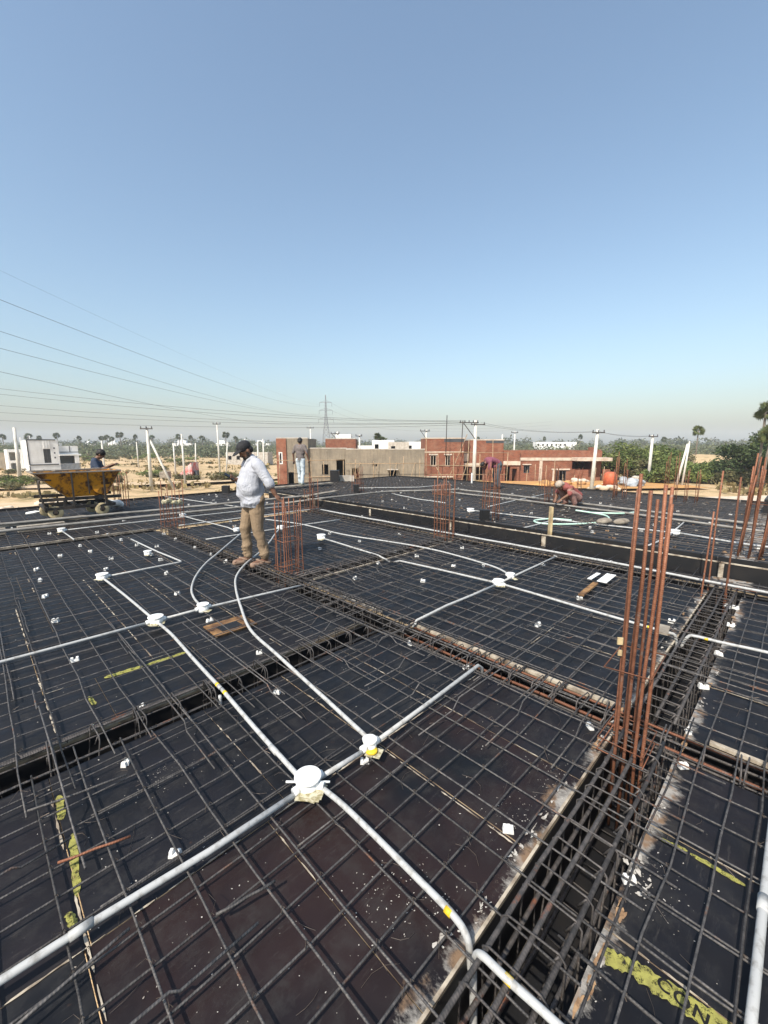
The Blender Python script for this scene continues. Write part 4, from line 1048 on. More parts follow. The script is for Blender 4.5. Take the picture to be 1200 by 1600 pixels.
for k, (x, y, l, a) in enumerate(((-0.1, 10.75, 1.0, 0.0), (0.95, 10.78, 0.75, 0.02))):
    mb = MB(); mb.box((x, y, 0.075), (l, 0.16, 0.11), a)
    tag(mb.build('timber_baulk', MAT['plank']), ('left', 'right')[k] + ' timber baulk in front of the hopper cart wheels', 'timber')
mb = MB(); mb.box((1.0, 11.55, 0.078), (1.7, 0.26, 0.05), 0.0)
tag(mb.build('plank', MAT['plank']), 'weathered plank track under the hopper cart wheels', 'plank')
for (x, y, l, w, a, lb) in ((8.75, 12.95, 2.6, 0.28, 0.02, 'plank bridge under the walking man in grey shirt'), (7.6, 10.3, 1.6, 0.2, 0.3, 'plank lying across the upstand left of the column bars')):
    mb = MB(); mb.box((x, y, 0.24), (l, w, 0.04), a); tag(mb.build('plank', MAT['plank']), lb, 'plank')
t = thing('sack', 'pair of grey cement sacks on the far deck near tall bars', 'sack', (8.95, 2.5, FDZ))
for k, (x, y) in enumerate(((8.85, 2.66), (9.03, 2.40))):
    mb = MB(); mb.ellipsoid((x, y, FDZ + 0.12), (0.17, 0.10, 0.065), Vector((1, 0, 0)).rotation_difference(Vector((0.8, -0.6, 0.1))), 12, 8)
    o = link_mesh('bag', remeshed(mb, 0.02, 2), t); o.data.materials.append(MAT['plank'])
mb = MB()
for k in range(26):
    a = RND.uniform(0, 6.3); c = Vector((8.75 + RND.gauss(0, .12), 2.85 + RND.gauss(0, .12), FDZ + 0.06))
    mb.tube([c, c + Vector((math.cos(a) * .12, math.sin(a) * .12, RND.uniform(0, .1))), c + Vector((math.cos(a+1) * .2, math.sin(a+1) * .2, RND.uniform(0, .06)))], 0.004, 4)
tag(mb.build('wire_tangle', MAT['tie']), 'dark tangle of tie wire beside the grey sacks', 'wire', kind='stuff')
mb = MB(); mb.lathe([(0.028, 0), (0.03, 0.16), (0.012, 0.2), (0.012, 0.23)], (0, 0, 0), 10)
o = mb.build('plastic_bottle', MAT['box_white']); o.location = (0.85, 12.35, 0.17); o.rotation_euler = (0, rad(80), rad(-40)); o.scale = (1.1, 1.1, 1.3)
tag(o, 'pale plastic bottle lying left of the hopper cart wheels', 'bottle')
mb = MB()
for k in range(7): mb.ellipsoid((2.75 + RND.gauss(0, .1), 12.75 + RND.gauss(0, .12), 0.16 + RND.uniform(-.03, .05)), (0.12, 0.1, 0.09), n=8, k=6)
tag(link_mesh('plastic_sack', remeshed(mb, 0.025, 2)), 'crumpled white sack behind the right wheels of the cart', 'sack').data.materials.append(MAT['box_white'])
mb = MB(); mb.box((11.75, 14.1, 0.25), (0.7, 0.2, 0.26), rad(-45))
tag(mb.build('concrete_kerb', MAT['concrete']), 'pale concrete block right of the tall black form box', 'concrete block')
mb = MB(); mb.box((14.9, 9.7, 0.33), (0.05, 0.05, 0.45), 0)
tag(mb.build('white_peg', MAT['box_white']), 'short white peg at the far edge below the brick house', 'peg')

# ------------------------------------------------------------------ hopper cart
MAT['hopper'] = (lambda t: t.out(t.mix(t.ramp(t.noise(t.coord(), 5.0, 6, 0.7), 0.48, 0.60), (0.56, 0.235, 0.015), (0.075, 0.035, 0.018)), 0.7, 0, 0.3))(NT('worn_yellow_paint'))
MAT['hopper_grey'] = simple('cement_coated_steel', (0.30, 0.26, 0.21), (0.17, 0.14, 0.11), 3, 0.85)
MAT['wheel'] = simple('cream_wheel', (0.55, 0.45, 0.26), (0.38, 0.30, 0.17), 8, 0.7)
CART = thing('hopper_cart', 'rusty yellow concrete hopper cart on cream wheels', 'hopper cart', (1.75, 11.95, 0.0))
x0, x1, y0, y1, zt, zb = 0.98, 2.56, 11.42, 12.48, 1.12, 0.56
bx0, bx1, by0, by1 = 1.52, 2.28, 11.55, 12.35
def plate(name, q, m, th=0.012, par=CART):
    q = [Vector(p) for p in q]; n_ = (q[1]-q[0]).cross(q[2]-q[0]).normalized() * th
    vs = q + [p + n_ for p in q]; k = len(q)
    fs = [tuple(range(k-1, -1, -1)), tuple(range(k, 2*k))] + [(i, (i+1) % k, k+(i+1) % k, k+i) for i in range(k)]
    mb = MB(); mb.add(vs, fs); return mb.build(name, MAT[m], par)
plate('side_plate', [(x0, y0, zt), (x1, y0, zt), (bx1, by0, zb), (bx0, by0, zb)][::-1], 'hopper')
plate('side_plate', [(x0, y1, zt), (x1, y1, zt), (bx1, by1, zb), (bx0, by1, zb)], 'hopper')
plate('sloping_chute_plate', [(x0, y0 + .003, zt), (x0, y1 - .003, zt), (bx0, by1 - .003, zb), (bx0, by0 + .003, zb)][::-1], 'hopper_grey')
plate('end_plate', [(x1, y0 + .003, zt), (x1, y1 - .003, zt), (bx1, by1 - .003, zb), (bx1, by0 + .003, zb)], 'hopper')
plate('bottom_plate', [(bx0, by0, zb - .004), (bx1, by0, zb - .004), (bx1, by1, zb - .004), (bx0, by1, zb - .004)], 'dark_steel')
mb = MB(); mb.lathe([(0.18, 0), (0.18, 0.02)], (0, 0, 0), 20)
o = mb.build('discharge_disc', MAT['hopper'], CART); o.location = Vector((2.18, 11.495, 0.76)) - Vector((1.75, 11.95, 0)); o.rotation_euler = (rad(82), 0, 0)
for a, b in (((x0-.02, y0-.015, zt), (x1+.02, y0-.015, zt)), ((x0-.02, y1+.015, zt), (x1+.02, y1+.015, zt)), ((x0-.012, y0, zt), (x0-.012, y1, zt)), ((x1+.012, y0, zt), (x1+.012, y1, zt))):
    mb = MB(); mb.bar(a, b, 0.045, 0.03); mb.build('rim', MAT['hopper_grey'], CART)
for (px, py) in ((1.62, y0 - 0.035), (2.22, y0 - 0.035), (1.62, y1 + 0.035), (2.22, y1 + 0.035)):
    mb = MB(); mb.bar((px, py, 0.36), (px, py, zt - 0.02), 0.05, 0.03); mb.build('frame_post', MAT['dark_steel'], CART)
mb = MB(); mb.bar((1.92, y0 - .02, 0.62), (1.92, y0 - .02, zt - .02), 0.03, 0.02); mb.build('frame_post', MAT['dark_steel'], CART)
for yy in (y0 + 0.03, y1 - 0.03):
    mb = MB(); mb.bar((1.02, yy, 0.535), (2.55, yy, 0.515), 0.05, 0.07); mb.build('upper_rail', MAT['dark_steel'], CART)
    mb = MB(); mb.bar((1.10, yy, 0.335), (2.42, yy, 0.335), 0.05, 0.06); mb.build('base_rail', MAT['dark_steel'], CART)
    for px in (1.45, 1.62, 2.25): 
        mb = MB(); mb.bar((px, yy, 0.36), (px, yy, 0.52), 0.035, 0.035); mb.build('strut', MAT['dark_steel'], CART)
for px in (1.12, 1.7, 2.4):
    mb = MB(); mb.bar((px, y0 + 0.05, 0.337), (px, y1 - 0.05, 0.337), 0.06, 0.05); mb.build('cross_member', MAT['dark_steel'], CART)
for yy in (y0 - 0.02, y0 + 0.12):
    mb = MB(); mb.tube(smooth_path([(1.12, yy, 0.33), (1.06, yy, 0.6), (1.05, yy, 0.92), (1.12, yy, 0.97), (1.26, yy + .02, 0.96)], 4), 0.016, 8); mb.build('handle', MAT['dark_steel'], CART, True)
for k, (wx, wy) in enumerate(((1.28, 11.47), (2.14, 11.45), (1.22, 12.38), (2.10, 12.38))):
    zb_ = 0.105 if k < 2 else 0.06
    w = thing('wheel', None, None, (0, 0, 0)); w.parent = CART; w.location = Vector((wx, wy, zb_ + 0.14)) - Vector((1.75, 11.95, 0)); w.rotation_euler = (0, 0, rad(-8 + 9 * k))
    for nm, pr_, m_ in (('tyre', [(0.085, -0.024), (0.132, -0.026), (0.14, -0.016), (0.14, 0.016), (0.132, 0.026), (0.085, 0.024)], 'wheel'), ('hub', [(0.02, -0.04), (0.055, -0.034), (0.055, 0.034), (0.02, 0.04)], 'dark_steel')):
        mb = MB(); mb.lathe(pr_, (0, 0, 0), 22); o = mb.build(nm, MAT[m_], w, True, local=True); o.rotation_euler = (rad(90), 0, 0)
    mb = MB()
    for s in (-1, 1): mb.bx(-0.035, 0.035, s * 0.048 - 0.006, s * 0.048 + 0.006, -0.02, 0.10 if k < 2 else 0.15)
    mb.build('caster_fork', MAT['dark_steel'], w, local=True)
mb = MB(); mb.bar((1.35, 11.7, 1.15), (2.3, 12.1, 1.155), 0.12, 0.02); mb.build('lid_plate', MAT['hopper_grey'], CART)

# ------------------------------------------------------------------ people
MAT['skin'] = simple('brown_skin', (0.20, 0.105, 0.065), (0.155, 0.078, 0.048), 6, 0.55)
MAT['hair'] = simple('black_hair', (0.012, 0.010, 0.010), (0.02, 0.016, 0.014), 40, 0.6)
def cloth(name, c, c2=None, sc=6.0, bump=0.35):
    t = NT(name); co = t.coord()
    nz = t.noise(co, sc * 2.2, 5, 0.6)
    d = t.n('TexNoise'); d.inputs['Scale'].default_value = sc; d.inputs['Detail'].default_value = 3; d.inputs['Distortion'].default_value = 2.2
    t.l(co, d.inputs['Vector'])
    col = t.mix(t.ramp(nz, 0.4, 0.7), c, c2 or tuple(x * 0.85 for x in c))
    t.bump(d.outputs[0], bump, 0.05)
    return t.out(col, 0.85, 0, 0.2)
def finger_set(mb, wrist, knuck, side, curl, r=0.0085, L=0.075):
    """five fingers rooted on the knuckle line; side = across the palm, curl = direction the tips bend"""
    wrist = Vector(wrist); knuck = Vector(knuck); side = Vector(side).normalized(); curl = Vector(curl).normalized()
    fwd = (knuck - wrist).normalized()
    mb.capsule(wrist, knuck, 0.026, 0.024)
    mb.capsule(wrist + side * 0.012, knuck + side * 0.022, 0.017, 0.016); mb.capsule(wrist - side * 0.012, knuck - side * 0.022, 0.017, 0.016)
    for i, l in enumerate((0.9, 1.02, 0.95, 0.75)):
        b = knuck + side * (0.033 - 0.022 * i)
        m = b + fwd * L * 0.42 * l + curl * L * 0.22 * l; e = m + fwd * L * 0.10 * l + curl * L * 0.42 * l
        mb.capsule(b, m, r, r * 0.92); mb.capsule(m, e, r * 0.92, r * 0.8)
    b = wrist + fwd * 0.03 + side * 0.03; m = b + fwd * 0.03 + side * 0.018 + curl * 0.012; e = m + fwd * 0.022 + curl * 0.022
    mb.capsule(b, m, r * 1.2, r); mb.capsule(m, e, r, r * 0.85)
def head(mb, c, look, r=0.1):
    """head with nose, brow, ears and jaw; look = unit facing direction"""
    c = Vector(c); q = Vector((1, 0, 0)).rotation_difference(Vector(look).normalized())
    def P(x, y, z): return c + q @ Vector((x, y, z))
    mb.ellipsoid(P(-0.008, 0, 0.022), (0.098, 0.076, 0.095), q)
    mb.ellipsoid(P(0.022, 0, -0.045), (0.066, 0.058, 0.068), q)
    mb.ellipsoid(P(0.050, 0, -0.088), (0.030, 0.034, 0.026), q)
    mb.capsule(P(0.086, 0, 0.012), P(0.104, 0, -0.022), 0.010, 0.015)
    mb.capsule(P(0.076, -0.034, 0.022), P(0.076, 0.034, 0.022), 0.014, 0.014)
    mb.capsule(P(0.080, -0.018, -0.056), P(0.080, 0.018, -0.056), 0.010, 0.010)
    for s in (-1, 1): mb.ellipsoid(P(-0.005, s * 0.078, -0.008), (0.020, 0.012, 0.031), q)
    return P, q
def person(label, loc, facing, build, mats, vox=0.0075):
    """build(dict of MB) fills the pieces in local axes: x forward, y left, z up"""
    rz = math.atan2(facing[1], facing[0])
    t = thing('person', label, 'person', loc, rz)
    pcs = {}
    build(pcs)
    for nm, mb in pcs.items():
        key = nm.split('#')[0]
        v = vox if key != 'body' else vox
        me = remeshed(mb, v if key not in ('hair', 'beard', 'cap', 'phone', 'eye') else 0.006, 3 if key == 'body' else 2)
        if key in ('shirt', 'trousers'): wrinkle(me, 0.0095 if key == 'shirt' else 0.008, 11.0, len(label))
        me.name = key; me.materials.clear(); me.materials.append(mats[key])
        link_mesh(key, me, t, local=True)
    return t
def wrinkle(me, amp, f, seed=0, aniso=(1, 1, 2.2)):
    """push the cloth in and out along its normals in long slanting folds"""
    n_ = len(me.vertices); co = np.empty(n_ * 3, dtype=np.float32); me.vertices.foreach_get('co', co); co = co.reshape(-1, 3)
    no = np.empty(n_ * 3, dtype=np.float32); me.vertex_normals.foreach_get('vector', no); no = no.reshape(-1, 3)
    x, y, z = co[:, 0] * aniso[0], co[:, 1] * aniso[1], co[:, 2] * aniso[2]
    h = np.sin(f * (z + 0.7 * x + 0.35 * np.sin(6 * y + seed)) + 2.0 * np.sin(5 * x + 7 * y + seed)) + 0.6 * np.sin(f * 1.7 * (z - 0.5 * y) + 3 * np.sin(4 * x + seed))
    h = np.sign(h) * np.abs(h) ** 1.4 * (0.5 + 0.5 * np.sin(4.1 * z + 3 * x + 5 * y + seed))
    co += no * (h * amp)[:, None]
    me.vertices.foreach_set('co', co.ravel()); me.update()
def caps(mb, chain):
    for (p, r), (q, s) in zip(chain[:-1], chain[1:]): mb.capsule(p, q, r, s, 14)

# --- man in white shirt, looking at his phone, left hand on the column bars
def man_white(d):
    b = d['body'] = MB()
    look = Vector((0.80, 0.05, -0.60))
    P, q = head(b, (0.085, 0, 1.585), look)
    caps(b, [((0.0, 0, 1.40), 0.06), ((0.04, 0, 1.50), 0.055), ((0.06, 0, 1.56), 0.055)])
    caps(b, [((0, 0, 0.95), 0.12), ((0.05, 0, 1.08), 0.14), ((0.0, 0, 1.35), 0.11)])
    LG = {1: -0.05, -1: 0.10}
    for s in (-1, 1):
        g_ = LG[s]
        caps(b, [((0, s * 0.09, 0.92), 0.075), ((0.03 + g_ * .6, s * 0.11, 0.52), 0.055), ((-0.02 + g_, s * 0.125, 0.12), 0.038), ((-0.02 + g_, s * 0.125, 0.06), 0.04)])
        caps(b, [((-0.05 + g_, s * 0.125, 0.050), 0.033), ((0.08 + g_, s * 0.135, 0.046), 0.036), ((0.16 + g_, s * 0.140, 0.036), 0.026)])
        for i in range(5): b.capsule((0.155 + g_, s * 0.135 + (i - 2) * 0.014, 0.036), (0.195 + g_ - abs(i - 1.5) * 0.006, s * 0.137 + (i - 2) * 0.016, 0.032), 0.011, 0.009)
    # left arm resting back on the bars
    caps(b, [((-0.01, 0.19, 1.395), 0.06), ((-0.10, 0.31, 1.17), 0.046), ((-0.155, 0.345, 1.03), 0.034), ((-0.17, 0.35, 1.00), 0.030)])
    finger_set(b, (-0.17, 0.35, 1.00), (-0.205, 0.37, 0.955), (0.75, 0.2, 0.1), (-0.55, 0.2, -0.75))
    # right arm bent, phone in hand
    caps(b, [((-0.01, -0.19, 1.395), 0.06), ((0.03, -0.28, 1.15), 0.046), ((0.16, -0.20, 1.18), 0.034), ((0.18, -0.19, 1.185), 0.028)])
    finger_set(b, (0.18, -0.19, 1.185), (0.235, -0.155, 1.205), (0.1, 0.3, 0.85), (0.1, 0.75, 0.25))
    s_ = d['shirt'] = MB()
    s_.loft([(0.015, 0, 0.815, 0.158, 0.190), (0.022, 0, 0.90, 0.165, 0.198), (0.038, 0, 0.98, 0.172, 0.200), (0.050, 0, 1.06, 0.180, 0.202), (0.046, 0, 1.14, 0.174, 0.200), (0.028, 0, 1.23, 0.156, 0.197), (0.012, 0, 1.32, 0.142, 0.196), (0.0, 0, 1.40, 0.115, 0.175), (0.0, 0, 1.455, 0.08, 0.11)])
    caps(s_, [((-0.01, -0.15, 1.41), 0.075), ((-0.01, 0.15, 1.41), 0.075)])
    caps(s_, [((0.0, -0.06, 1.445), 0.065), ((0.0, 0.06, 1.445), 0.065)]); caps(s_, [((0.005, 0, 1.44), 0.07), ((0.012, 0, 1.475), 0.072)])
    for sg in (-1, 1): caps(s_, [((-0.05, sg * 0.05, 1.50), 0.016), ((0.02, sg * 0.075, 1.495), 0.016), ((0.085, sg * 0.06, 1.45), 0.018), ((0.125, sg * 0.05, 1.385), 0.014)])
    caps(s_, [((-0.01, 0.175, 1.395), 0.082), ((-0.09, 0.285, 1.20), 0.070), ((-0.105, 0.312, 1.165), 0.066)]); caps(s_, [((-0.10, 0.308, 1.170), 0.070), ((-0.11, 0.320, 1.140), 0.069)])
    caps(s_, [((-0.01, -0.175, 1.395), 0.082), ((0.03, -0.265, 1.18), 0.072), ((0.06, -0.265, 1.155), 0.068), ((0.10, -0.25, 1.165), 0.062)])
    for (za, zb_, a0, a1, rr) in ((0.88, 0.95, 60, 150, .010), (0.95, 1.01, 70, 160, .010), (1.05, 1.00, 40, 120, .009), (1.15, 1.07, 60, 130, .009), (1.10, 1.16, 20, 80, .008), (1.00, 0.93, 10, 60, .008)):
        pp = [Vector((.042 + .166 * math.cos(rad(a0 + (a1 - a0) * u)), .192 * math.sin(rad(a0 + (a1 - a0) * u)), za + (zb_ - za) * u)) for u in (0, .33, .66, 1)]
        for p0, p1 in zip(pp[:-1], pp[1:]): s_.capsule(p0, p1, rr, rr)
    t_ = d['trousers'] = MB()
    caps(t_, [((0, -0.06, 0.93), 0.135), ((0, 0.06, 0.93), 0.135)])
    for s in (-1, 1):
        g_ = LG[s]
        caps(t_, [((0.0, s * 0.085, 0.90), 0.115), ((0.02 + g_ * .3, s * 0.100, 0.72), 0.098), ((0.04 + g_ * .6, s * 0.112, 0.52), 0.078), ((0.005 + g_ * .85, s * 0.122, 0.32), 0.068), ((-0.02 + g_, s * 0.126, 0.16), 0.066), ((-0.02 + g_, s * 0.126, 0.115), 0.064)])
        for k in range(4): t_.capsule((0.045 + g_, s * 0.12 - 0.04, 0.13 + 0.05 * k), (0.035 + g_, s * 0.12 + 0.04, 0.145 + 0.05 * k), 0.012, 0.010)
    for s in (-1, 1):
        g_ = LG[s]
        m = d['sandal#%d' % s] = MB()
        caps(m, [((-0.075 + g_, s * 0.125, 0.020), 0.042), ((0.06 + g_, s * 0.135, 0.018), 0.046), ((0.16 + g_, s * 0.140, 0.016), 0.044)])
        m.capsule((0.02 + g_, s * 0.13 - 0.05, 0.05), (0.10 + g_, s * 0.135, 0.085), 0.013, 0.013); m.capsule((0.02 + g_, s * 0.13 + 0.05, 0.05), (0.10 + g_, s * 0.135, 0.085), 0.013, 0.013)
    c_ = d['cap'] = MB()
    c_.ellipsoid(P(-0.012, 0, 0.052), (0.108, 0.088, 0.085), q)
    c_.ellipsoid(P(0.105, 0, 0.045), (0.085, 0.075, 0.010), q); c_.ellipsoid(P(0.10, 0, 0.052), (0.07, 0.065, 0.012), q)
    h_ = d['hair'] = MB()
    h_.ellipsoid(P(-0.055, 0, -0.015), (0.052, 0.080, 0.060), q)
    e_ = d['beard'] = MB()
    e_.ellipsoid(P(0.046, 0, -0.082), (0.052, 0.060, 0.042), q); e_.capsule(P(0.09, -0.025, -0.040), P(0.09, 0.025, -0.040), 0.010, 0.010)
    for s in (-1, 1): e_.capsule(P(0.012, s * 0.066, -0.015), P(0.035, s * 0.054, -0.08), 0.016, 0.022)
    p_ = d['phone'] = MB()
    p_.bar((0.215, -0.135, 1.195), (0.33, -0.145, 1.275), 0.072, 0.012, up=(-0.5, 0.5, 0.7))
face_w = V(-0.78, -0.60).normalized()
man_w = person('man in untucked white shirt, khaki trousers and black cap looking at phone', (2.78, 5.34, 0.055), (face_w.x, face_w.y), man_white,
       {'body': MAT['skin'], 'shirt': cloth('white_shirt_cloth', (0.42, 0.43, 0.46), (0.37, 0.38, 0.42), 5.0, 0.6), 'trousers': cloth('khaki_cloth', (0.27, 0.195, 0.125)), 'sandal': simple('brown_sandal', (0.30, 0.20, 0.14), (0.2, 0.13, 0.09), 20, 0.7),
        'cap': simple('black_cap_cloth', (0.012, 0.012, 0.014), (0.02, 0.02, 0.022), 30, 0.8), 'hair': MAT['hair'], 'beard': MAT['hair'], 'phone': simple('black_phone', (0.01, 0.01, 0.012), None, 3, 0.25)}, 0.0078)
mb = MB(); mb.box((0, 0, 0), (0.004, 0.012, 0.008)); 

# --- man walking away in grey shirt and pale jeans
def man_grey(d):
    b = d['body'] = MB()
    P, q = head(b, (0.02, 0, 1.58), Vector((0.95, 0.1, -0.25)))
    caps(b, [((0, 0, 1.40), 0.055), ((0.01, 0, 1.53), 0.052)])
    caps(b, [((0, 0, 0.95), 0.11), ((0, 0, 1.35), 0.11)])
    legs = (((0, 0.085, 0.92), (0.06, 0.09, 0.52), (0.10, 0.09, 0.07)), ((0, -0.085, 0.92), (0.0, -0.09, 0.50), (-0.10, -0.09, 0.07)))
    for h, k, a in legs:
        caps(b, [(h, 0.07), (k, 0.05), (a, 0.038)])
        caps(b, [((a[0] - 0.04, a[1], 0.04), 0.036), ((a[0] + 0.13, a[1], 0.035), 0.034)])
    for s, e, w in ((1, (-0.02, 0.27, 1.14), (0.05, 0.29, 0.90)), (-1, (-0.04, -0.27, 1.14), (0.03, -0.31, 0.91))):
        caps(b, [((0, s * 0.18, 1.38), 0.055), (e, 0.042), (w, 0.028)])
        finger_set(b, w, Vector(w) + Vector((0.01, 0, -0.07)), (1, 0, 0), (0, -s, -0.2))
    s_ = d['shirt'] = MB()
    s_.loft([(0, 0, 0.90, .125, .165), (0, 0, 1.0, .118, .16), (0, 0, 1.12, .118, .165), (0, 0, 1.24, .128, .185), (0, 0, 1.34, .12, .19), (0, 0, 1.43, .08, .14)])
    caps(s_, [((0, -0.14, 1.41), 0.065), ((0, 0.14, 1.41), 0.065)])
    for s, e in ((1, (-0.02, 0.265, 1.17)), (-1, (-0.03, -0.265, 1.17))): caps(s_, [((0, s * 0.17, 1.385), 0.072), (e, 0.058)])
    t_ = d['trousers'] = MB()
    caps(t_, [((0, -0.05, 0.93), 0.115), ((0, 0.05, 0.93), 0.115)])
    for h, k, a in legs: caps(t_, [((h[0], h[1], 0.9), 0.10), (k, 0.074), ((a[0], a[1], 0.13), 0.066), ((a[0], a[1], 0.09), 0.066)])
    h_ = d['hair'] = MB(); h_.ellipsoid(P(-0.022, 0, 0.04), (0.102, 0.092, 0.090), q); h_.ellipsoid(P(-0.06, 0, -0.01), (0.055, 0.082, 0.07), q)
    g = d['bag'] = MB(); g.box((0.08, 0.31, 0.86), (0.10, 0.03, 0.22), 0.0); g.capsule((0.06, 0.30, 0.95), (0.10, 0.30, 0.95), 0.012, 0.012)
    for k, (h, kk, a) in enumerate(legs):
        m = d['shoe#%d' % k] = MB(); caps(m, [((a[0] - 0.045, a[1], 0.035), 0.042), ((a[0] + 0.13, a[1], 0.03), 0.042)])
fg = V(0.25, 0.97)
person('man with curly hair in grey shirt and pale jeans walking away', (8.69, 13.02, 0.262), (fg.x, fg.y), man_grey,
       {'body': MAT['skin'], 'shirt': cloth('grey_shirt_cloth', (0.17, 0.145, 0.135)), 'trousers': cloth('pale_jeans_cloth', (0.55, 0.60, 0.62), (0.35, 0.42, 0.47), 9), 'hair': MAT['hair'], 'bag': simple('black_bag', (0.012, 0.012, 0.014), None, 5, 0.6), 'shoe': simple('grey_shoe', (0.25, 0.27, 0.23), None, 9, 0.7)}, 0.010)

# --- worker bent double, maroon shirt
def man_bend(d):
    b = d['body'] = MB()
    P, q = head(b, (0.55, 0, 0.84), Vector((0.45, 0, -0.9)))
    caps(b, [((0.40, 0, 0.98), 0.055), ((0.50, 0, 0.90), 0.052)])
    caps(b, [((0, 0, 0.88), 0.11), ((0.38, 0, 1.0), 0.11)])
    for s in (-1, 1):
        caps(b, [((-0.04, s * 0.09, 0.86), 0.07), ((0.02, s * 0.11, 0.48), 0.05), ((-0.04, s * 0.12, 0.08), 0.038)])
        caps(b, [((-0.08, s * 0.12, 0.04), 0.036), ((0.10, s * 0.13, 0.035), 0.034)])
        caps(b, [((0.36, s * 0.17, 0.98), 0.055), ((0.40, s * 0.20, 0.68), 0.042), ((0.46, s * 0.12, 0.42), 0.03)])
        finger_set(b, (0.46, s * 0.12, 0.42), (0.48, s * 0.11, 0.35), (0, 1, 0), (0.5, -s * 0.3, -0.6))
    s_ = d['shirt'] = MB()
    for k in range(8):
        u = k / 7; s_.ellipsoid((0.0 + 0.40 * u, 0, 0.93 + 0.09 * math.sin(u * 2.2)), (0.085, 0.165 + 0.02 * u, 0.125), None, 14, 9)
    for s in (-1, 1): caps(s_, [((0.36, s * 0.16, 0.99), 0.075), ((0.395, s * 0.195, 0.72), 0.064)])
    s_.box((0.10, 0, 0.80), (0.16, 0.20, 0.10))
    t_ = d['trousers'] = MB()
    caps(t_, [((-0.03, -0.05, 0.88), 0.125), ((-0.03, 0.05, 0.88), 0.125)])
    for s in (-1, 1): caps(t_, [((-0.04, s * 0.09, 0.85), 0.105), ((0.02, s * 0.11, 0.48), 0.078), ((-0.04, s * 0.12, 0.12), 0.068)])
    h_ = d['hair'] = MB(); h_.ellipsoid(P(-0.02, 0, 0.04), (0.098, 0.085, 0.085), q)
    for s in (-1, 1):
        m = d['shoe#%d' % s] = MB(); caps(m, [((-0.08, s * 0.12, 0.032), 0.042), ((0.11, s * 0.13, 0.03), 0.042)])
fb = V(-0.96, -0.25)
person('worker in maroon shirt and slate trousers bending over the bars', (13.5, 7.75, FDZ + 0.05), (fb.x, fb.y), man_bend,
       {'body': MAT['skin'], 'shirt': cloth('maroon_check_cloth', (0.24, 0.085, 0.115), (0.16, 0.05, 0.075), 12), 'trousers': cloth('slate_cloth', (0.075, 0.09, 0.105)), 'hair': MAT['hair'], 'shoe': MAT['hair']}, 0.011)

# --- crouching worker with pale head cloth
def man_crouch(d):
    b = d['body'] = MB()
    P, q = head(b, (0.46, 0, 0.55), Vector((0.6, 0, -0.8)))
    caps(b, [((0.32, 0, 0.52), 0.055), ((0.40, 0, 0.55), 0.05)])
    caps(b, [((-0.08, 0, 0.24), 0.12), ((0.27, 0, 0.50), 0.11)])
    for s in (-1, 1):
        caps(b, [((-0.06, s * 0.10, 0.24), 0.075), ((0.28, s * 0.18, 0.44), 0.056), ((0.08, s * 0.15, 0.08), 0.04)])
        caps(b, [((0.04, s * 0.15, 0.04), 0.036), ((0.22, s * 0.17, 0.035), 0.034)])
        caps(b, [((0.26, s * 0.18, 0.50), 0.052), ((0.33, s * 0.22, 0.36), 0.04), ((0.46, s * 0.10, 0.22), 0.028)])
        finger_set(b, (0.46, s * 0.10, 0.22), (0.51, s * 0.08, 0.18), (0, 1, 0), (0.5, -s * 0.3, -0.6))
    s_ = d['shirt'] = MB()
    for k in range(7):
        u = k / 6; s_.ellipsoid((-0.10 + 0.38 * u, 0, 0.30 + 0.21 * u), (0.12, 0.17 + 0.015 * u, 0.11), None, 14, 9)
    for s in (-1, 1): caps(s_, [((0.25, s * 0.16, 0.50), 0.072), ((0.33, s * 0.21, 0.36), 0.058)])
    t_ = d['trousers'] = MB()
    caps(t_, [((-0.08, -0.06, 0.23), 0.125), ((-0.08, 0.06, 0.23), 0.125)])
    for s in (-1, 1): caps(t_, [((-0.05, s * 0.10, 0.24), 0.105), ((0.28, s * 0.18, 0.43), 0.08), ((0.09, s * 0.15, 0.12), 0.066)])
    h_ = d['head_cloth'] = MB(); h_.ellipsoid(P(-0.02, 0, 0.045), (0.108, 0.095, 0.085), q); h_.ellipsoid(P(-0.09, 0, -0.02), (0.05, 0.07, 0.07), q)
fc = V(-0.85, -0.3)
crouch = person('crouching worker in red shirt and pinkish trousers with pale head cloth', (10.9, 4.05, FDZ + 0.05), (fc.x, fc.y), man_crouch,
       {'body': MAT['skin'], 'shirt': cloth('red_cloth', (0.27, 0.085, 0.075)), 'trousers': cloth('pinkish_cloth', (0.33, 0.19, 0.16)), 'head_cloth': cloth('pale_cloth', (0.42, 0.35, 0.28))}, 0.011)

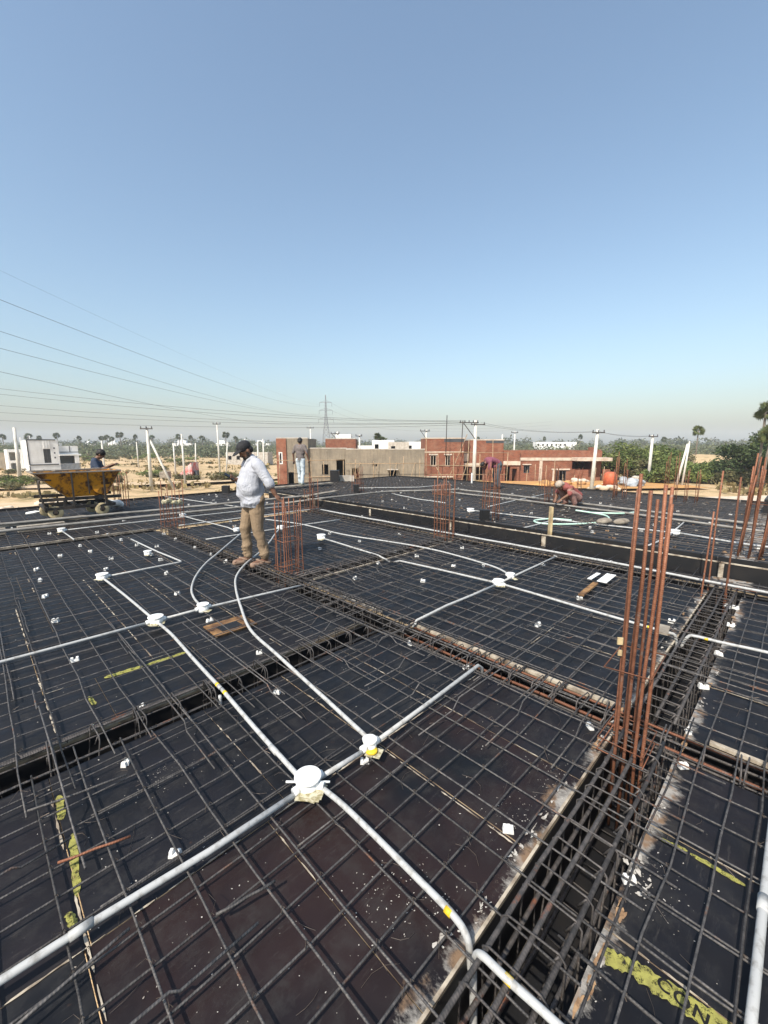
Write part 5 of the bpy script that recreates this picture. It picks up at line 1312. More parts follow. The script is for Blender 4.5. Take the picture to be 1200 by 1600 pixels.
# --- worker behind the cart
def man_cart(d):
    b = d['body'] = MB()
    P, q = head(b, (0.13, 0, 1.42), Vector((0.75, 0, -0.65)))
    caps(b, [((0.0, 0, 1.28), 0.055), ((0.08, 0, 1.37), 0.05)])
    caps(b, [((-0.02, 0, 0.86), 0.11), ((0.0, 0, 1.22), 0.11)])
    for s in (-1, 1):
        caps(b, [((-0.02, s * 0.09, 0.84), 0.07), ((0.03, s * 0.10, 0.47), 0.05), ((-0.03, s * 0.11, 0.07), 0.038)])
        caps(b, [((-0.06, s * 0.11, 0.04), 0.036), ((0.12, s * 0.12, 0.035), 0.034)])
        caps(b, [((0, s * 0.17, 1.25), 0.052), ((0.10, s * 0.25, 1.02), 0.042), ((0.36, s * 0.20, 1.14), 0.028)])
        finger_set(b, (0.36, s * 0.20, 1.14), (0.43, s * 0.18, 1.17), (0, 1, 0), (0.4, 0, -0.6))
    s_ = d['shirt'] = MB()
    s_.loft([(0, 0, 0.78, .125, .165), (0, 0, 0.94, .12, .165), (0, 0, 1.1, .125, .18), (0, 0, 1.2, .12, .185), (0, 0, 1.29, .08, .14)])
    caps(s_, [((0, -0.14, 1.27), 0.068), ((0, 0.14, 1.27), 0.068)])
    for s in (-1, 1): caps(s_, [((0, s * 0.17, 1.25), 0.07), ((0.09, s * 0.245, 1.04), 0.058)])
    t_ = d['trousers'] = MB()
    caps(t_, [((-0.02, -0.05, 0.85), 0.115), ((-0.02, 0.05, 0.85), 0.115)])
    for s in (-1, 1): caps(t_, [((-0.02, s * 0.09, 0.83), 0.1), ((0.03, s * 0.10, 0.47), 0.074), ((-0.03, s * 0.11, 0.10), 0.066)])
    h_ = d['hair'] = MB(); h_.ellipsoid(P(-0.022, 0, 0.04), (0.108, 0.098, 0.095), q); h_.ellipsoid(P(-0.06, 0, -0.01), (0.06, 0.088, 0.075), q)
fk = V(0.9, 0.35)
person('dark-haired worker in navy shirt standing behind the hopper cart', (2.40, 13.0, 0.05), (fk.x, fk.y), man_cart,
       {'body': MAT['skin'], 'shirt': cloth('navy_cloth', (0.05, 0.065, 0.10)), 'trousers': cloth('dark_cloth', (0.04, 0.04, 0.045)), 'hair': MAT['hair']}, 0.011)

# ------------------------------------------------------------------ buildings
VR = rad(-45)
def wall_panel(mb, u0, u1, z0, z1, th, ops, f):
    us = sorted({u0, u1, *[o[0] for o in ops], *[o[1] for o in ops]}); zs = sorted({z0, z1, *[o[2] for o in ops], *[o[3] for o in ops]})
    def quad(a, b, c, d): mb.add([f(*p) for p in (a, b, c, d)], [(0, 1, 2, 3)])
    for a, b in zip(us[:-1], us[1:]):
        for c, d in zip(zs[:-1], zs[1:]):
            um, zm = (a+b)/2, (c+d)/2
            if any(o[0] < um < o[1] and o[2] < zm < o[3] for o in ops): continue
            quad((a, 0, c), (b, 0, c), (b, 0, d), (a, 0, d)); quad((b, th, c), (a, th, c), (a, th, d), (b, th, d))
    for (a, b, c, d) in ops + [(u0, u1, z0, z1)]:
        quad((a, 0, c), (a, th, c), (b, th, c), (b, 0, c)); quad((a, 0, d), (b, 0, d), (b, th, d), (a, th, d))
        quad((a, 0, c), (a, 0, d), (a, th, d), (a, th, c)); quad((b, 0, c), (b, th, c), (b, th, d), (b, 0, d))
def block(par, x0, x1, y0, y1, z0, z1, mat_, front=(), left=(), right=(), th=0.22, roof=None, name='wall', parapet=0.0, coping=None):
    mb = MB()
    wall_panel(mb, x0, x1, z0, z1, th, list(front), lambda u, w, z: (u, y0 + w, z))
    wall_panel(mb, y0 + th + .002, y1 - .002, z0, z1, th, list(left), lambda u, w, z: (x0 + w, u, z))
    wall_panel(mb, y0 + th + .002, y1 - .002, z0, z1, th, list(right), lambda u, w, z: (x1 - w, u, z))
    wall_panel(mb, x0 + th + .002, x1 - th - .002, z0, z1, th, [], lambda u, w, z: (u, y1 - w - .004, z))
    mb.build(name, MAT[mat_], par, local=True)
    rz = z1 - parapet
    mb = MB(); mb.bx(x0 + th + .003, x1 - th - .003, y0 + th + .003, y1 - th - .006, rz - 0.15, rz); mb.build('roof', MAT[roof or 'concrete'], par, local=True)
    mb = MB(); mb.bx(x0 + th + .003, x1 - th - .003, y0 + th + .003, y1 - th - .006, z0, z0 + .05); mb.build('floor', MAT['painted_dark'], par, local=True)
    if coping:
        mb = MB(); mb.bx(x0 - .03, x1 + .03, y0 - .03, y0 + th + .03, z1, z1 + 0.10); mb.bx(x0 - .03, x0 + th, y0 + th + .04, y1, z1, z1 + 0.10); mb.build('coping', MAT[coping], par, local=True)
def win(par, o, y, mat_='lintel', mull=1, w=0.07, glass=False):
    x0, x1, z0, z1 = o
    t = thing('window', None, None); t.parent = par
    mb = MB(); mb.bx(x0 + .002, x1 - .002, y, y + .06, z0 + .002, z0 + w); mb.bx(x0 + .002, x1 - .002, y, y + .06, z1 - w, z1 - .002); mb.bx(x0 + .002, x0 + w, y, y + .06, z0 + w + .001, z1 - w - .001); mb.bx(x1 - w, x1 - .002, y, y + .06, z0 + w + .001, z1 - w - .001)
    for k in range(mull):
        xm = x0 + (x1 - x0) * (k + 1) / (mull + 1); mb.bx(xm - w*.4, xm + w*.4, y + .002, y + .058, z0 + w + .001, z1 - w - .001)
    mb.build('frame', MAT[mat_], t, local=True)
    if glass:
        mb = MB(); mb.bx(x0 + .01, x1 - .01, y + .07, y + .08, z0 + .01, z1 - .01); mb.build('pane', MAT['glass'], t, local=True)
def slab(par, name, x0, x1, y0, y1, z0, z1, m):
    mb = MB(); mb.bx(x0, x1, y0, y1, z0, z1); return mb.build(name, MAT[m], par, local=True)

# heights below are above ground (GZ); local x = right, y = away
# grey plastered building
g = thing('plastered_building', 'long low unfinished building in grey-brown plaster with bamboo scaffolding', 'building', V(0, 46, GZ), VR)
fo = [(-6.9, -6.2, 1.9, 3.05), (-5.3, -4.35, 1.6, 3.6)]
block(g, -8.35, -4.15, 0.55, 8, 0, 4.78, 'plaster', fo, parapet=0.3, coping='concrete')
fo2 = [(-3.55, -2.75, 1.55, 2.65), (-1.25, -1.05, 2.85, 3.1), (-0.95, -0.75, 2.85, 3.1), (0.55, 1.35, 1.35, 2.45)]
block(g, -4.14, 4.45, 0.0, 8.2, 0, 4.68, 'plaster', fo2, parapet=0.3, coping='concrete')
win(g, fo2[0], 0.08, 'bamboo', 3, 0.05); 
slab(g, 'sunshade', 0.35, 1.55, -0.35, -0.003, 2.47, 2.58, 'concrete'); slab(g, 'sunshade', -5.6, -4.16, -0.30, 0.545, 1.45, 1.56, 'lintel')
# tower block at its left end: brick side, plaster front
fl = [(-11.35, -10.95, 3.0, 4.4), (-11.0, -10.5, 0.9, 2.2)]
block(g, -11.75, -8.36, 0.2, 6, 0, 5.88, 'plaster', [(-10.6, -10.0, 0.9, 2.2)], parapet=0.3, coping='concrete')
mb = MB(); wall_panel(mb, -11.80, -10.72, 0, 5.88, 0.12, [(-11.55, -11.15, 3.1, 4.4)], lambda u, w, z: (u, 0.07 + w, z)); mb.build('brick_facing', MAT['brick'], g, local=True)
win(g, (-11.55, -11.15, 3.1, 4.4), 0.05, 'white_wall', 0, 0.10); slab(g, 'painted_dark_opening', -11.54, -11.16, 0.17, 0.19, 3.1, 4.4, 'painted_dark')  # near-black sheet behind the frame paints the shade of an opening
for k in range(10):
    x = -11.5 + k * 1.72 + RND.uniform(-.3, .3); mb = MB(); mb.tube([(x, -1.0, 0), (x + RND.uniform(-.12, .12), -0.9, RND.uniform(3.0, 4.4))], 0.035, 6); mb.build('scaffold_pole', MAT['bamboo'], g, True, local=True)
for z, a, b in ((3.55, -11.7, -4.3), (3.2, -4.1, 4.4), (1.7, -9, -3)):
    mb = MB(); mb.tube([(a, -0.95, z), ((a+b)/2, -1.0, z + RND.uniform(-.15, .15)), (b, -0.95, z + .05)], 0.035, 6); mb.build('scaffold_ledger', MAT['bamboo'], g, True, local=True)
for k in range(4):
    x = -3.2 + k * 2.0; mb = MB(); mb.tube([(x, -1.0, 1.3), (x + 0.6, -0.15, 3.3)], 0.03, 6); mb.build('scaffold_brace', MAT['bamboo'], g, True, local=True)
t = thing('brick_parapet_room', 'brick rooftop room standing behind the plastered building', 'building', V(-5.77, 56, GZ), VR)
block(t, -2.0, 2.0, 0, 4, 0, 5.95, 'brick', coping='concrete')

# brick house, two blocks with a recessed porch, and its wing
b = thing('brick_house', 'unfinished red brick house with two tall blocks and scaffold poles', 'building', V(0, 58, GZ - 1.95), VR)
b.scale = (1.38, 1.38, 1.38)
f1 = [(4.65, 5.25, 3.05, 4.15), (6.15, 6.65, 3.05, 4.15)]
block(b, 4.10, 8.00, 0, 5, 0, 5.78, 'brick', f1, parapet=0.35, coping='lintel')
for o_ in f1: win(b, o_, 0.03, 'lintel', 1, 0.06); slab(b, 'lintel', o_[0] - .15, o_[1] + .15, -.05, -.003, o_[3] + .01, o_[3] + .14, 'lintel')
slab(b, 'band', 4.08, 8.02, -.035, -.003, 4.42, 4.52, 'lintel'); slab(b, 'band', 4.06, 7.0, -.30, -.003, 1.95, 2.08, 'lintel')
block(b, 8.72, 12.10, 0.6, 5.5, 0, 5.62, 'brick', [(8.95, 10.1, 0, 2.9)], parapet=0.35, coping='lintel')
slab(b, 'lintel', 8.02, 10.4, 0.45, 0.595, 3.0, 3.35, 'lintel')
mb = MB(); wall_panel(mb, 8.01, 8.71, 0, 4.5, .2, [(8.05, 8.7, 0, 3.0)], lambda u, w, z: (u, 1.2 + w, z)); mb.build('porch_wall', MAT['brick'], b, local=True)
slab(b, 'railing_panel', 8.1, 8.7, .9, 1.0, 3.5, 4.3, 'lintel')
slab(b, 'parapet_band', 6.0, 8.02, -.02, -.003, 5.45, 5.75, 'dark_trim'); slab(b, 'parapet_band', 10.3, 12.1, .575, .597, 5.35, 5.6, 'dark_trim')
f3 = [(12.3, 12.8, 0, 3.0), (13.0, 13.5, 1.2, 2.8)]
block(b, 12.11, 13.72, 0.3, 5, 0, 4.60, 'brick', f3, parapet=0.3)
slab(b, 'lintel', 12.05, 13.75, .15, .295, 3.15, 3.55, 'lintel')
for k in range(7):
    x = 4.2 + k * 1.3 + RND.uniform(-.2, .2); mb = MB(); mb.tube([(x, -1.1, 0), (x + RND.uniform(-.15, .15), -1.0, 4.2 + RND.uniform(-.6, 1.6))], 0.035, 6); mb.build('scaffold_pole', MAT['bamboo'], b, True, local=True)
for k, (xa, za, xb, zb_) in enumerate(((5.6, 0, 8.2, 6.2), (6.9, 0, 5.2, 3.0), (7.4, 1.0, 8.3, 3.4))):
    mb = MB(); mb.tube([(xa, -1.2, za), (xb, -0.3, zb_)], 0.035, 6); mb.build('scaffold_brace', MAT['bamboo'], b, True, local=True)
for z in (2.3, 3.2, 4.4):
    mb = MB(); mb.tube([(4.0, -1.05, z), (8.4, -1.05, z + RND.uniform(-.1, .1)), (12.0, -1.0, z)], 0.03, 6); mb.build('scaffold_ledger', MAT['bamboo'], b, True, local=True)
mb = MB(); mb.tube([(6.05, -0.9, 4.0), (6.1, -0.8, 8.0)], 0.04, 6); mb.build('steel_mast', MAT['dark_steel'], b, True, local=True)
mb = MB(); mb.tube([(7.55, -0.9, 4.0), (7.65, -0.8, 7.5)], 0.04, 6); mb.build('steel_mast', MAT['dark_steel'], b, True, local=True)
w_ = thing('brick_house_wing', 'low red brick wing with pale lintel band right of the tall house', 'building', V(0, 58.8, GZ - 1.95), VR)
w_.scale = (1.37, 1.37, 1.37)
fw = [(14.35, 14.95, 2.35, 3.15), (17.75, 18.75, 1.35, 2.6), (19.3, 21.3, 2.75, 3.55), (19.9, 20.9, 0.6, 2.6)]
block(w_, 13.75, 22.3, 0, 6, 0, 4.62, 'brick', fw, parapet=0.55, coping=None)
slab(w_, 'lintel_band', 13.74, 19.2, -.06, -.003, 3.62, 3.92, 'lintel'); slab(w_, 'porch_slab', 19.21, 22.7, -1.3, -.003, 3.62, 3.95, 'lintel')
slab(w_, 'column', 15.95, 16.25, -.05, -.004, 1.2, 3.60, 'lintel'); slab(w_, 'column', 17.35, 17.6, -.05, -.004, 1.2, 2.7, 'lintel'); slab(w_, 'lintel', 17.2, 19.1, -.08, -.004, 2.66, 2.8, 'lintel'); slab(w_, 'lintel', 14.2, 15.1, -.08, -.004, 3.18, 3.28, 'lintel')
for o_ in fw[:2]: win(w_, o_, 0.05, 'dark_trim', 2, 0.06)
slab(w_, 'low_wall', 19.0, 20.3, -1.5, -1.3, 0, 2.75, 'brick'); slab(w_, 'low_wall', 21.9, 22.6, -1.25, -1.05, 0, 2.8, 'brick')
for k in range(9):
    x = 14 + k * 0.95; mb = MB(); mb.tube([(x, -1.9, 0), (x + RND.uniform(-.2, .2), -1.9, 2.2 + RND.uniform(0, 1.6))], 0.03, 5); mb.build('scaffold_pole', MAT['bamboo'], w_, True, local=True)
for k in range(26):
    x = RND.uniform(19.5, 22.2); slab(w_, 'brick_stack', x, x + .5, 0.5 + k * 0.01, 0.9 + k * 0.012, 4.08, 4.35 + RND.uniform(0, .7) * (0.3 if k % 4 else 1), 'brick') if k < 6 else None

# white modern house at the left
h = thing('white_house', 'white two-storey house with dark trim and balcony railing', 'house', V(-65.6, 78.5, GZ), rad(4))
h.scale = (0.66, 0.66, 1.0)
fh = [(2.2, 3.4, 1.9, 4.4)]
block(h, -1.0, 6.0, 0, 9, 0, 6.0, 'white_wall', [(2.35, 4.0, 1.75, 4.4)], left=[(2.0, 2.9, 1.2, 3.4), (4.5, 5.2, 1.2, 3.4)], parapet=0.3)
win(h, (2.35, 4.0, 1.75, 4.4), 0.10, 'dark_trim', 1, 0.06, True)
slab(h, 'trim', -1.2, -0.9, -.10, -.003, 1.4, 6.1, 'dark_trim'); slab(h, 'trim', -1.2, 5.4, -.12, .3, 6.01, 6.22, 'dark_trim'); slab(h, 'trim', -1.0, 5.6, -.10, -.003, 1.35, 1.55, 'dark_trim'); slab(h, 'trim', -1.2, -.95, -.102, -.004, -.1, 1.3, 'dark_trim')
for x in (2.5, 3.1, 3.7): slab(h, 'fin', x, x + .22, -.16, -.004, 4.5, 5.95, 'white_wall')
for z in (2.6, 3.5, 4.4): slab(h, 'porthole', 4.75, 5.1, -.02, -.004, z, z + .3, 'dark_trim')
for z in np.arange(1.9, 5.8, 0.45): slab(h, 'cladding_board', -.7, 2.0, -.03, -.004, z, z + .42, 'white_wall')
block(h, 6.01, 11.0, 1.4, 9, 0, 4.95, 'white_wall', [(6.3, 10.4, 1.55, 3.05)], parapet=0.3)
slab(h, 'trim', 6.05, 11.2, 1.27, 1.395, 3.70, 3.82, 'dark_trim'); slab(h, 'balcony_slab', 6.02, 11.3, -.2, 1.39, 3.1, 3.38, 'white_wall'); slab(h, 'trim', 8.8, 9.0, 1.3, 1.395, 3.85, 4.95, 'dark_trim'); slab(h, 'column', 9.6, 10.7, -.1, .3, 1.5, 3.09, 'white_wall')
slab(h, 'balcony_slab', 6.02, 11.3, -.2, 1.38, .05, .3, 'white_wall')
for k in range(16): slab(h, 'railing_bar', 6.1 + k * .31, 6.25 + k * .31, -.18, -.10, .31, 1.45, 'steel')
slab(h, 'railing', 6.05, 11.2, -.19, -.09, 1.46, 1.56, 'steel')
slab(h, 'roof_post', -1.6, -1.3, 6, 6.3, 0, 6.6, 'white_wall'); slab(h, 'roof_post', 0.1, .35, 3, 3.3, 6.0, 6.9, 'white_wall')
block(h, -4.4, -1.01, 9, 14, 0, 4.3, 'white_wall', [(-4.0, -1.6, 2.2, 3.8), (-3.9, -1.7, .4, 1.7)], parapet=.2)

# far white and grey buildings along the horizon
FB = [(-8.7, 90, 7.4, 3.2, 'white_wall', 'white flat-roofed building right behind the walking man'), (-0.2, 95, 6.2, 5, 'white_wall', 'white flat building behind the plastered roof, left of the palms'),
      (3.2, 92, 5.8, 4.5, 'concrete', 'pale grey flat building behind the plastered roof'), (7.6, 100, 5.9, 5.0, 'white_wall', 'white flat building just left of the brick house'), (-5.0, 96, 5.0, 4.5, 'white_wall', 'white low building left of the far twin palms'),
      (86, 210, 6.5, 20, 'white_wall', 'wide white building far behind the brick wing roof'), (-78, 86, 3.6, 5, 'plaster', 'low grey building at the left picture edge'), (-36, 110, 3.2, 11, 'concrete', 'long low pale shed in the dry field behind the cap')]
for k, (r, f, hh, w, m, lb) in enumerate(FB):
    t = thing('flat_building', lb, 'building', V(r, f, GZ), VR)
    wo_ = [(-w/2 + .6 + i * 2.2, -w/2 + 1.5 + i * 2.2, hh - 1.9, hh - 0.9) for i in range(max(1, int((w - 1) / 2.4)))]
    block(t, -w/2, w/2, 0, 5, 0, hh, m, wo_, parapet=.25)
for k in range(9):
    r = -280 + k * 26 + RND.uniform(-4, 4); f = RND.uniform(300, 380); w = RND.uniform(5, 14)
    mb = MB(); hh = RND.uniform(5.6, 7.2); mb.bx(-w/2, w/2, 0, 8, 0, hh); mb.bx(-w/4, w/6, 1, 5, hh, hh + 2.2); mb.bx(-w/2, w/2, -.2, -.01, hh - 3, hh - 2, 1)
    o = mb.build('far_house', [MAT['white_wall'], MAT['dark_trim']]); o.location = V(r, f, GZ); o.rotation_euler = (0, 0, VR + RND.uniform(-.3, .3))
    tag(o, 'tiny pale house showing above the far treeline', 'house', 'far houses along the left horizon')

# tent, shed and rubble in the field
t = thing('tent', 'small red and white tarpaulin tent by the braced pole', 'tent', V(-29.5, 62, GZ), VR)
mb = MB(); mb.add([(-1.6, 0, .3), (1.0, 0, .3), (0.9, 0, 2.6), (-1.6, 2.4, .3), (1.0, 2.4, .3), (0.9, 2.4, 2.6)], [(0, 1, 2), (3, 5, 4), (0, 2, 5, 3), (1, 4, 5, 2), (0, 3, 4, 1)]); mb.build('canopy', simple('red_tarpaulin', (0.60, 0.12, 0.10), (0.70, 0.6, 0.55), 1.2, 0.7), t, local=True)
mb = MB(); mb.bx(-4.2, -3.0, .5, 1.6, .2, 1.2); mb.build('crate', MAT['plank'], t, local=True); mb = MB(); mb.bx(1.1, 1.5, .5, 1.2, .2, 1.4); mb.build('crate', MAT['dark_trim'], t, local=True)
MAT['tarp'] = simple('pale_blue_tarp', (0.40, 0.42, 0.43), (0.13, 0.14, 0.15), 1.1, 0.7)
def heap(label, r, f, w, d_, hgt, m, n, cat='rubble heap', sz=(0.2, 0.6)):
    t = thing('material_heap', label, cat, V(r, f, GZ), VR)
    mb = MB()
    for k in range(n):
        x, y = RND.gauss(0, w/3), RND.gauss(0, d_/3); z = max(0.1, hgt * (1 - (x/w*1.6)**2)) * RND.uniform(0.3, 1)
        s = RND.uniform(*sz); mb.ellipsoid((x, y, z), (s, s * .8, s * .55), None, 7, 5)
    me = remeshed(mb, 0.16, 1); me.materials.clear(); me.materials.append(MAT[m]); link_mesh('heap', me, t, local=True)['kind'] = 'stuff'
heap('heap of pale blue tarpaulin and rubble below the white pole', 29.8, 50, 3.6, 2, 1.2, 'tarp', 26)
heap('pale sand heap beside the brick wing', 24.6, 46, 4.0, 2.5, .7, 'sand', 26)
heap('grey stone rubble heap right of the white pole', 34.0, 56, 3.0, 2, 1.1, 'concrete', 22)
heap('orange earth heap in front of the brick wing', 22.5, 51.5, 9.0, 2, .7, 'earth', 46)
heap('pale rubble heap under the brick wing window', 24.8, 53.2, 3.4, 1.5, 1.0, 'sand', 22)
heap('low earth mound at the left deck edge', -25, 33, 9.0, 4, 1.0, 'sand', 40)
t = thing('water_tank', 'orange-red drum-shaped tank standing by the bushes', 'tank', V(27.2, 50, GZ), VR)
mb = MB(); mb.lathe([(0.75, 0), (0.75, 1.3), (0.55, 1.6), (0.3, 1.7)], (0, 0, .3), 14); mb.build('drum', simple('orange_drum', (0.55, 0.13, 0.05), (0.4, 0.1, 0.05), 3, 0.6), t, True, local=True)
mb = MB(); mb.bx(-.8, .8, -.8, .8, 0, .295); mb.build('plinth', MAT['brick'], t, local=True)

# ------------------------------------------------------------------ poles, pylon and wires
def pole(label, r, f, zt, lean=(0, 0), arm=None, arm2=None, brace=None, strut=None, w=0.24, insul=0):
    t = thing('utility_pole', label, 'utility pole', V(r, f, GZ), VR, group='concrete utility poles')
    H_ = zt - GZ; w *= 1.35
    mb = MB(); mb.tube([(0, 0, 0), (lean[0], lean[1], H_)], [w * .62, w * .42], 8); mb.build('shaft', MAT['pole'], t, True, local=True)
    for a in (arm, arm2):
        if a:
            z, xa, xb = a; z = z - GZ; cx = lean[0] * z / H_
            mb = MB(); mb.bar((cx + xa, -.16, z), (cx + xb, -.16, z), 0.09, 0.11); mb.build('crossarm', MAT['dark_steel'], t, local=True)
            for k in range(insul if a is arm else 2):
                m_ = max((insul if a is arm else 2) - 1, 1)
                mb = MB(); mb.lathe([(0.03, 0), (0.07, .03), (0.05, .12), (0.07, .16), (0.03, .22)], (cx + xa + (xb - xa) * (.06 + .88 * k / m_), -.16, z + .06), 8); mb.build('insulator', MAT['dark_trim'], t, local=True)
    if brace:
        (xa, za, xb, zb_) = brace; mb = MB(); mb.bar((xa, -.18, za - GZ), (xb, -.18, zb_ - GZ), .08); mb.build('arm_brace', MAT['dark_steel'], t, local=True)
    if strut:
        (xa, xb, zb_) = strut; mb = MB(); mb.tube([(xa, .3, 0), (xb, .15, zb_ - GZ)], [.15, .11], 8); mb.build('strut_pole', MAT['pole'], t, True, local=True)
    return t
pole('tall white concrete pole with an offset double crossarm before the brick house', 10.79, 50, 4.55, (0.0, 0), (4.26, -1.95, 0.33), (4.05, -0.6, 1.08), (-1.45, 4.2, -.05, 2.4), w=0.30, insul=5)
pole('plain leaning white pole at the left picture edge', -49.9, 57, 4.0, (0.2, 0), w=0.30)
pole('white pole with short top arm and a slanting strut pole', -26.93, 48, 3.70, (0.1, 0), (3.49, -0.7, 0.7), strut=(2.5, 0.2, 2.3), w=0.24, insul=3)
pole('white pole with crossarm right of the brick wing', 22.0, 44, 3.3, (0.2, 0), (2.95, -0.62, 0.68), w=0.26, insul=3)
pole('white pole with crossarm in front of the green bushes', 34.95, 55, 2.95, (0.0, 0), (2.75, -0.6, 0.6), w=0.27, insul=3)
pole('leaning bare white pole with a strut, right of the bushes pole', 36.6, 51, 2.1, (0.35, 0), strut=(-0.5, 0.25, 1.8), w=0.15)
SP = [(-24.9, 52, 3.0, 0, 'thin white pole just right of the strutted pole'), (-41.5, 62, 2.3, 0, 'thin white pole behind the hopper cart worker'), (-33, 66, 2.0, 0, 'thin white pole between the cart and the strutted pole'),
      (-32.5, 72, 2.0, .3, 'thin leaning white pole in the middle of the left field'), (-26.5, 70, 2.2, .5, 'thin tilted pole left of the shed in the field'), (-21.8, 66, 2.6, 0, 'thin white pole left of the black cap'), (-19.5, 68, 2.6, 0, 'thin white pole right above the cap brim'),
      (-13.5, 64, 2.4, 0, 'thin white pole just right of the man in white shirt'), (-54, 92, 2.3, 0, 'thin white pole behind the white house'), (-18.6, 62, 2.1, 0, 'thin white pole behind the man\'s head')]
for r, f, zt, ln, lb in SP: pole(lb, r, f, zt, (ln, 0), w=0.17)
pole('far pole with crossarm above the field, left of the cap', -29.5, 75, 5.6, (0, 0), (5.3, -.7, .7), w=.22, insul=3)
pole('far pole with crossarm behind the cap', -16.5, 95, 5.7, (0, 0), (5.4, -.8, .8), w=.22, insul=3)
pole('far pole with crossarm and brace below the pylon', -6.8, 62, 3.6, (0, 0), (3.3, -1.0, .3), None, (-.8, 3.2, 0, 2.4), w=.22, insul=3)
pole('far pole with crossarm above the grey flat buildings', 6.6, 66, 4.0, (0, 0), (3.8, -1.0, .5), None, (-.8, 3.7, 0, 2.6), w=.22, insul=3)
pole('far thin pole left of the brick wing roof', 21.0, 75, 3.5, (0, 0), w=.2)
pole('far thin pole with arm behind the brick wing roof', 23.2, 75, 4.0, (0, 0), (3.8, -.7, .5), w=.2, insul=2)
pole('far pole right of the brick parapet room', -3.7, 64, 3.2, (0, 0), (3.0, -.6, .4), w=.2, insul=2)

py = thing('power_pylon', 'tall steel lattice power pylon on the horizon', 'pylon', V(-40.9, 300, GZ), VR)
def half(z): return 3.4 - 2.7 * min(z / 24.0, 1) if z < 24 else 0.7 - 0.55 * (z - 24) / 15.5
lv = [0, 5, 9.5, 13.5, 17, 20, 22.5, 24.8, 27, 29, 31, 33, 35, 39.5]
mb = MB()
for sx in (-1, 1):
    for sy in (-1, 1):
        for a, c in zip(lv[:-1], lv[1:]): mb.bar((sx*half(a), sy*half(a), a), (sx*half(c), sy*half(c), c), .24)
mb.build('tower_leg', MAT['steel'], py, local=True)
mb = MB()
for a, c in zip(lv[:-1], lv[1:]):
    for s in (-1, 1):
        mb.bar((-half(a), s*half(a), a), (half(c), s*half(c), c), .14); mb.bar((half(a), s*half(a), a), (-half(c), s*half(c), c), .14)
        mb.bar((s*half(a), -half(a), a), (s*half(c), half(c), c), .14); mb.bar((-half(c), s*half(c), c), (half(c), s*half(c), c), .13)
mb.build('lattice_bracing', MAT['steel'], py, local=True)
ARMZ = (34.3, 29.0, 22.9)
for z, l in zip(ARMZ, (4.3, 4.7, 5.2)):
    for s in (-1, 1):
        mb = MB(); mb.bar((s*.5, 0, z), (s*l, 0, z), .22); mb.bar((s*.5, 0, z + 1.3), (s*l, 0, z), .14)
        for k in range(3): mb.bar((s*(.8 + k*1.1), 0, z), (s*(1.3 + k*1.1), 0, z + 1.0 - .28*k), .1)
        mb.build('cross_arm', MAT['steel'], py, local=True)
        mb = MB(); mb.bar((s*l, 0, z), (s*l, 0, z - 2.6), .16); mb.build('insulator_string', MAT['dark_trim'], py, local=True)
def wire(label, pts, r=0.03, group='overhead wires', k=14):
    p = [V(*q) for q in pts]
    out = []
    for i in range(k + 1):       # parabola through three points
        t = i / k
        a, m, c = p
        out.append(a * ((1-t)*(1-2*t)) + m * (4*t*(1-t)) + c * (t*(2*t-1)))
    mb = MB(); mb.tube(out, r * 0.72, 4)
    tag(mb.build('power_wire', MAT['wire'], smooth=True), label, 'wire', group)
def hv(label, edge, arm_i, side, r=0.035):
    """conductor from the pylon passing overhead at the left: edge = (r, f, z) where it leaves the view"""
    l = (4.3, 4.7, 5.2)[arm_i]
    P_ = Vector((-40.9 + side * l, 300, ARMZ[arm_i] - 2.6 + GZ)); E_ = Vector(edge); d = E_ - P_
    end = P_ + d * 1.25
    def z_at(s): return P_.z + (E_.z - P_.z) * s - 4 * 5.5 * s * (1.25 - s) / 1.5625 * 1.0 + 4 * 5.5 * 1.0 * 0.25 / 1.5625 * s
    mid = P_ + d * 0.625
    wire(label, [(P_.x, P_.y, P_.z), (mid.x, mid.y, z_at(.625)), (end.x, end.y, z_at(1.25))], r, k=24)
hv('highest clear power wire rising to the left picture edge', (-48, 56, 19.6), 0, -1, 0.040)
hv('second highest power wire rising to the left picture edge', (-48, 55, 15.7), 1, -1, 0.034)
hv('third highest power wire rising to the left picture edge', (-48, 55, 13.6), 1, 1, 0.034)
hv('fourth highest power wire rising to the left picture edge', (-48, 54.5, 10.7), 2, -1, 0.034)
hv('faint uppermost earth wire above the other wires', (-48, 56.5, 23.2), 0, 1, 0.015)
for k, (zl, zr, zm, rr, lb) in enumerate(((8.9, 4.45, 6.0, .026, 'upper wire of the low bundle from left edge to the white pole'), (8.3, 4.45, 5.6, .026, 'second wire of the low bundle from left edge to the white pole'), (6.9, 4.3, 4.85, .024, 'third wire of the low bundle from left edge to the white pole'),
                                        (6.0, 4.25, 4.5, .024, 'fourth wire of the low bundle from left edge to the white pole'), (5.0, 4.1, 3.9, .024, 'lowest wire of the low bundle from left edge to the white pole'))):
    d_l = 1.25
    wire(lb, [(-62 - k, 54.5, zl + (zl - zm) * .5), (-22, 52.5, zm), (9.2 + .4*k, 49.8, zr)], rr)
for k, (z0, z1) in enumerate(((4.3, 3.05), (4.1, 3.02))):
    wire(('upper', 'lower')[k] + ' sagging wire between the tall white pole and next pole right', [(11.3 - .2*k, 49.8, z0), (16.5, 47, 3.25 - .08*k), (21.6 + .6*k, 43.9, z1)], .018)
    wire(('upper', 'lower')[k] + ' wire between the two right-hand white poles', [(22.0 + .4*k, 43.9, 3.05), (28.5, 49.5, 2.75 - .08*k), (34.6 + .5*k, 54.9, 2.85)], .018)
for k in range(3):
    wire(('top', 'middle', 'bottom')[k] + ' far wire running right from the pylon', [(-36, 300, 30 - 5*k), (30, 330, 17 - 2.5*k), (150, 380, 22 - 3*k)], .05)

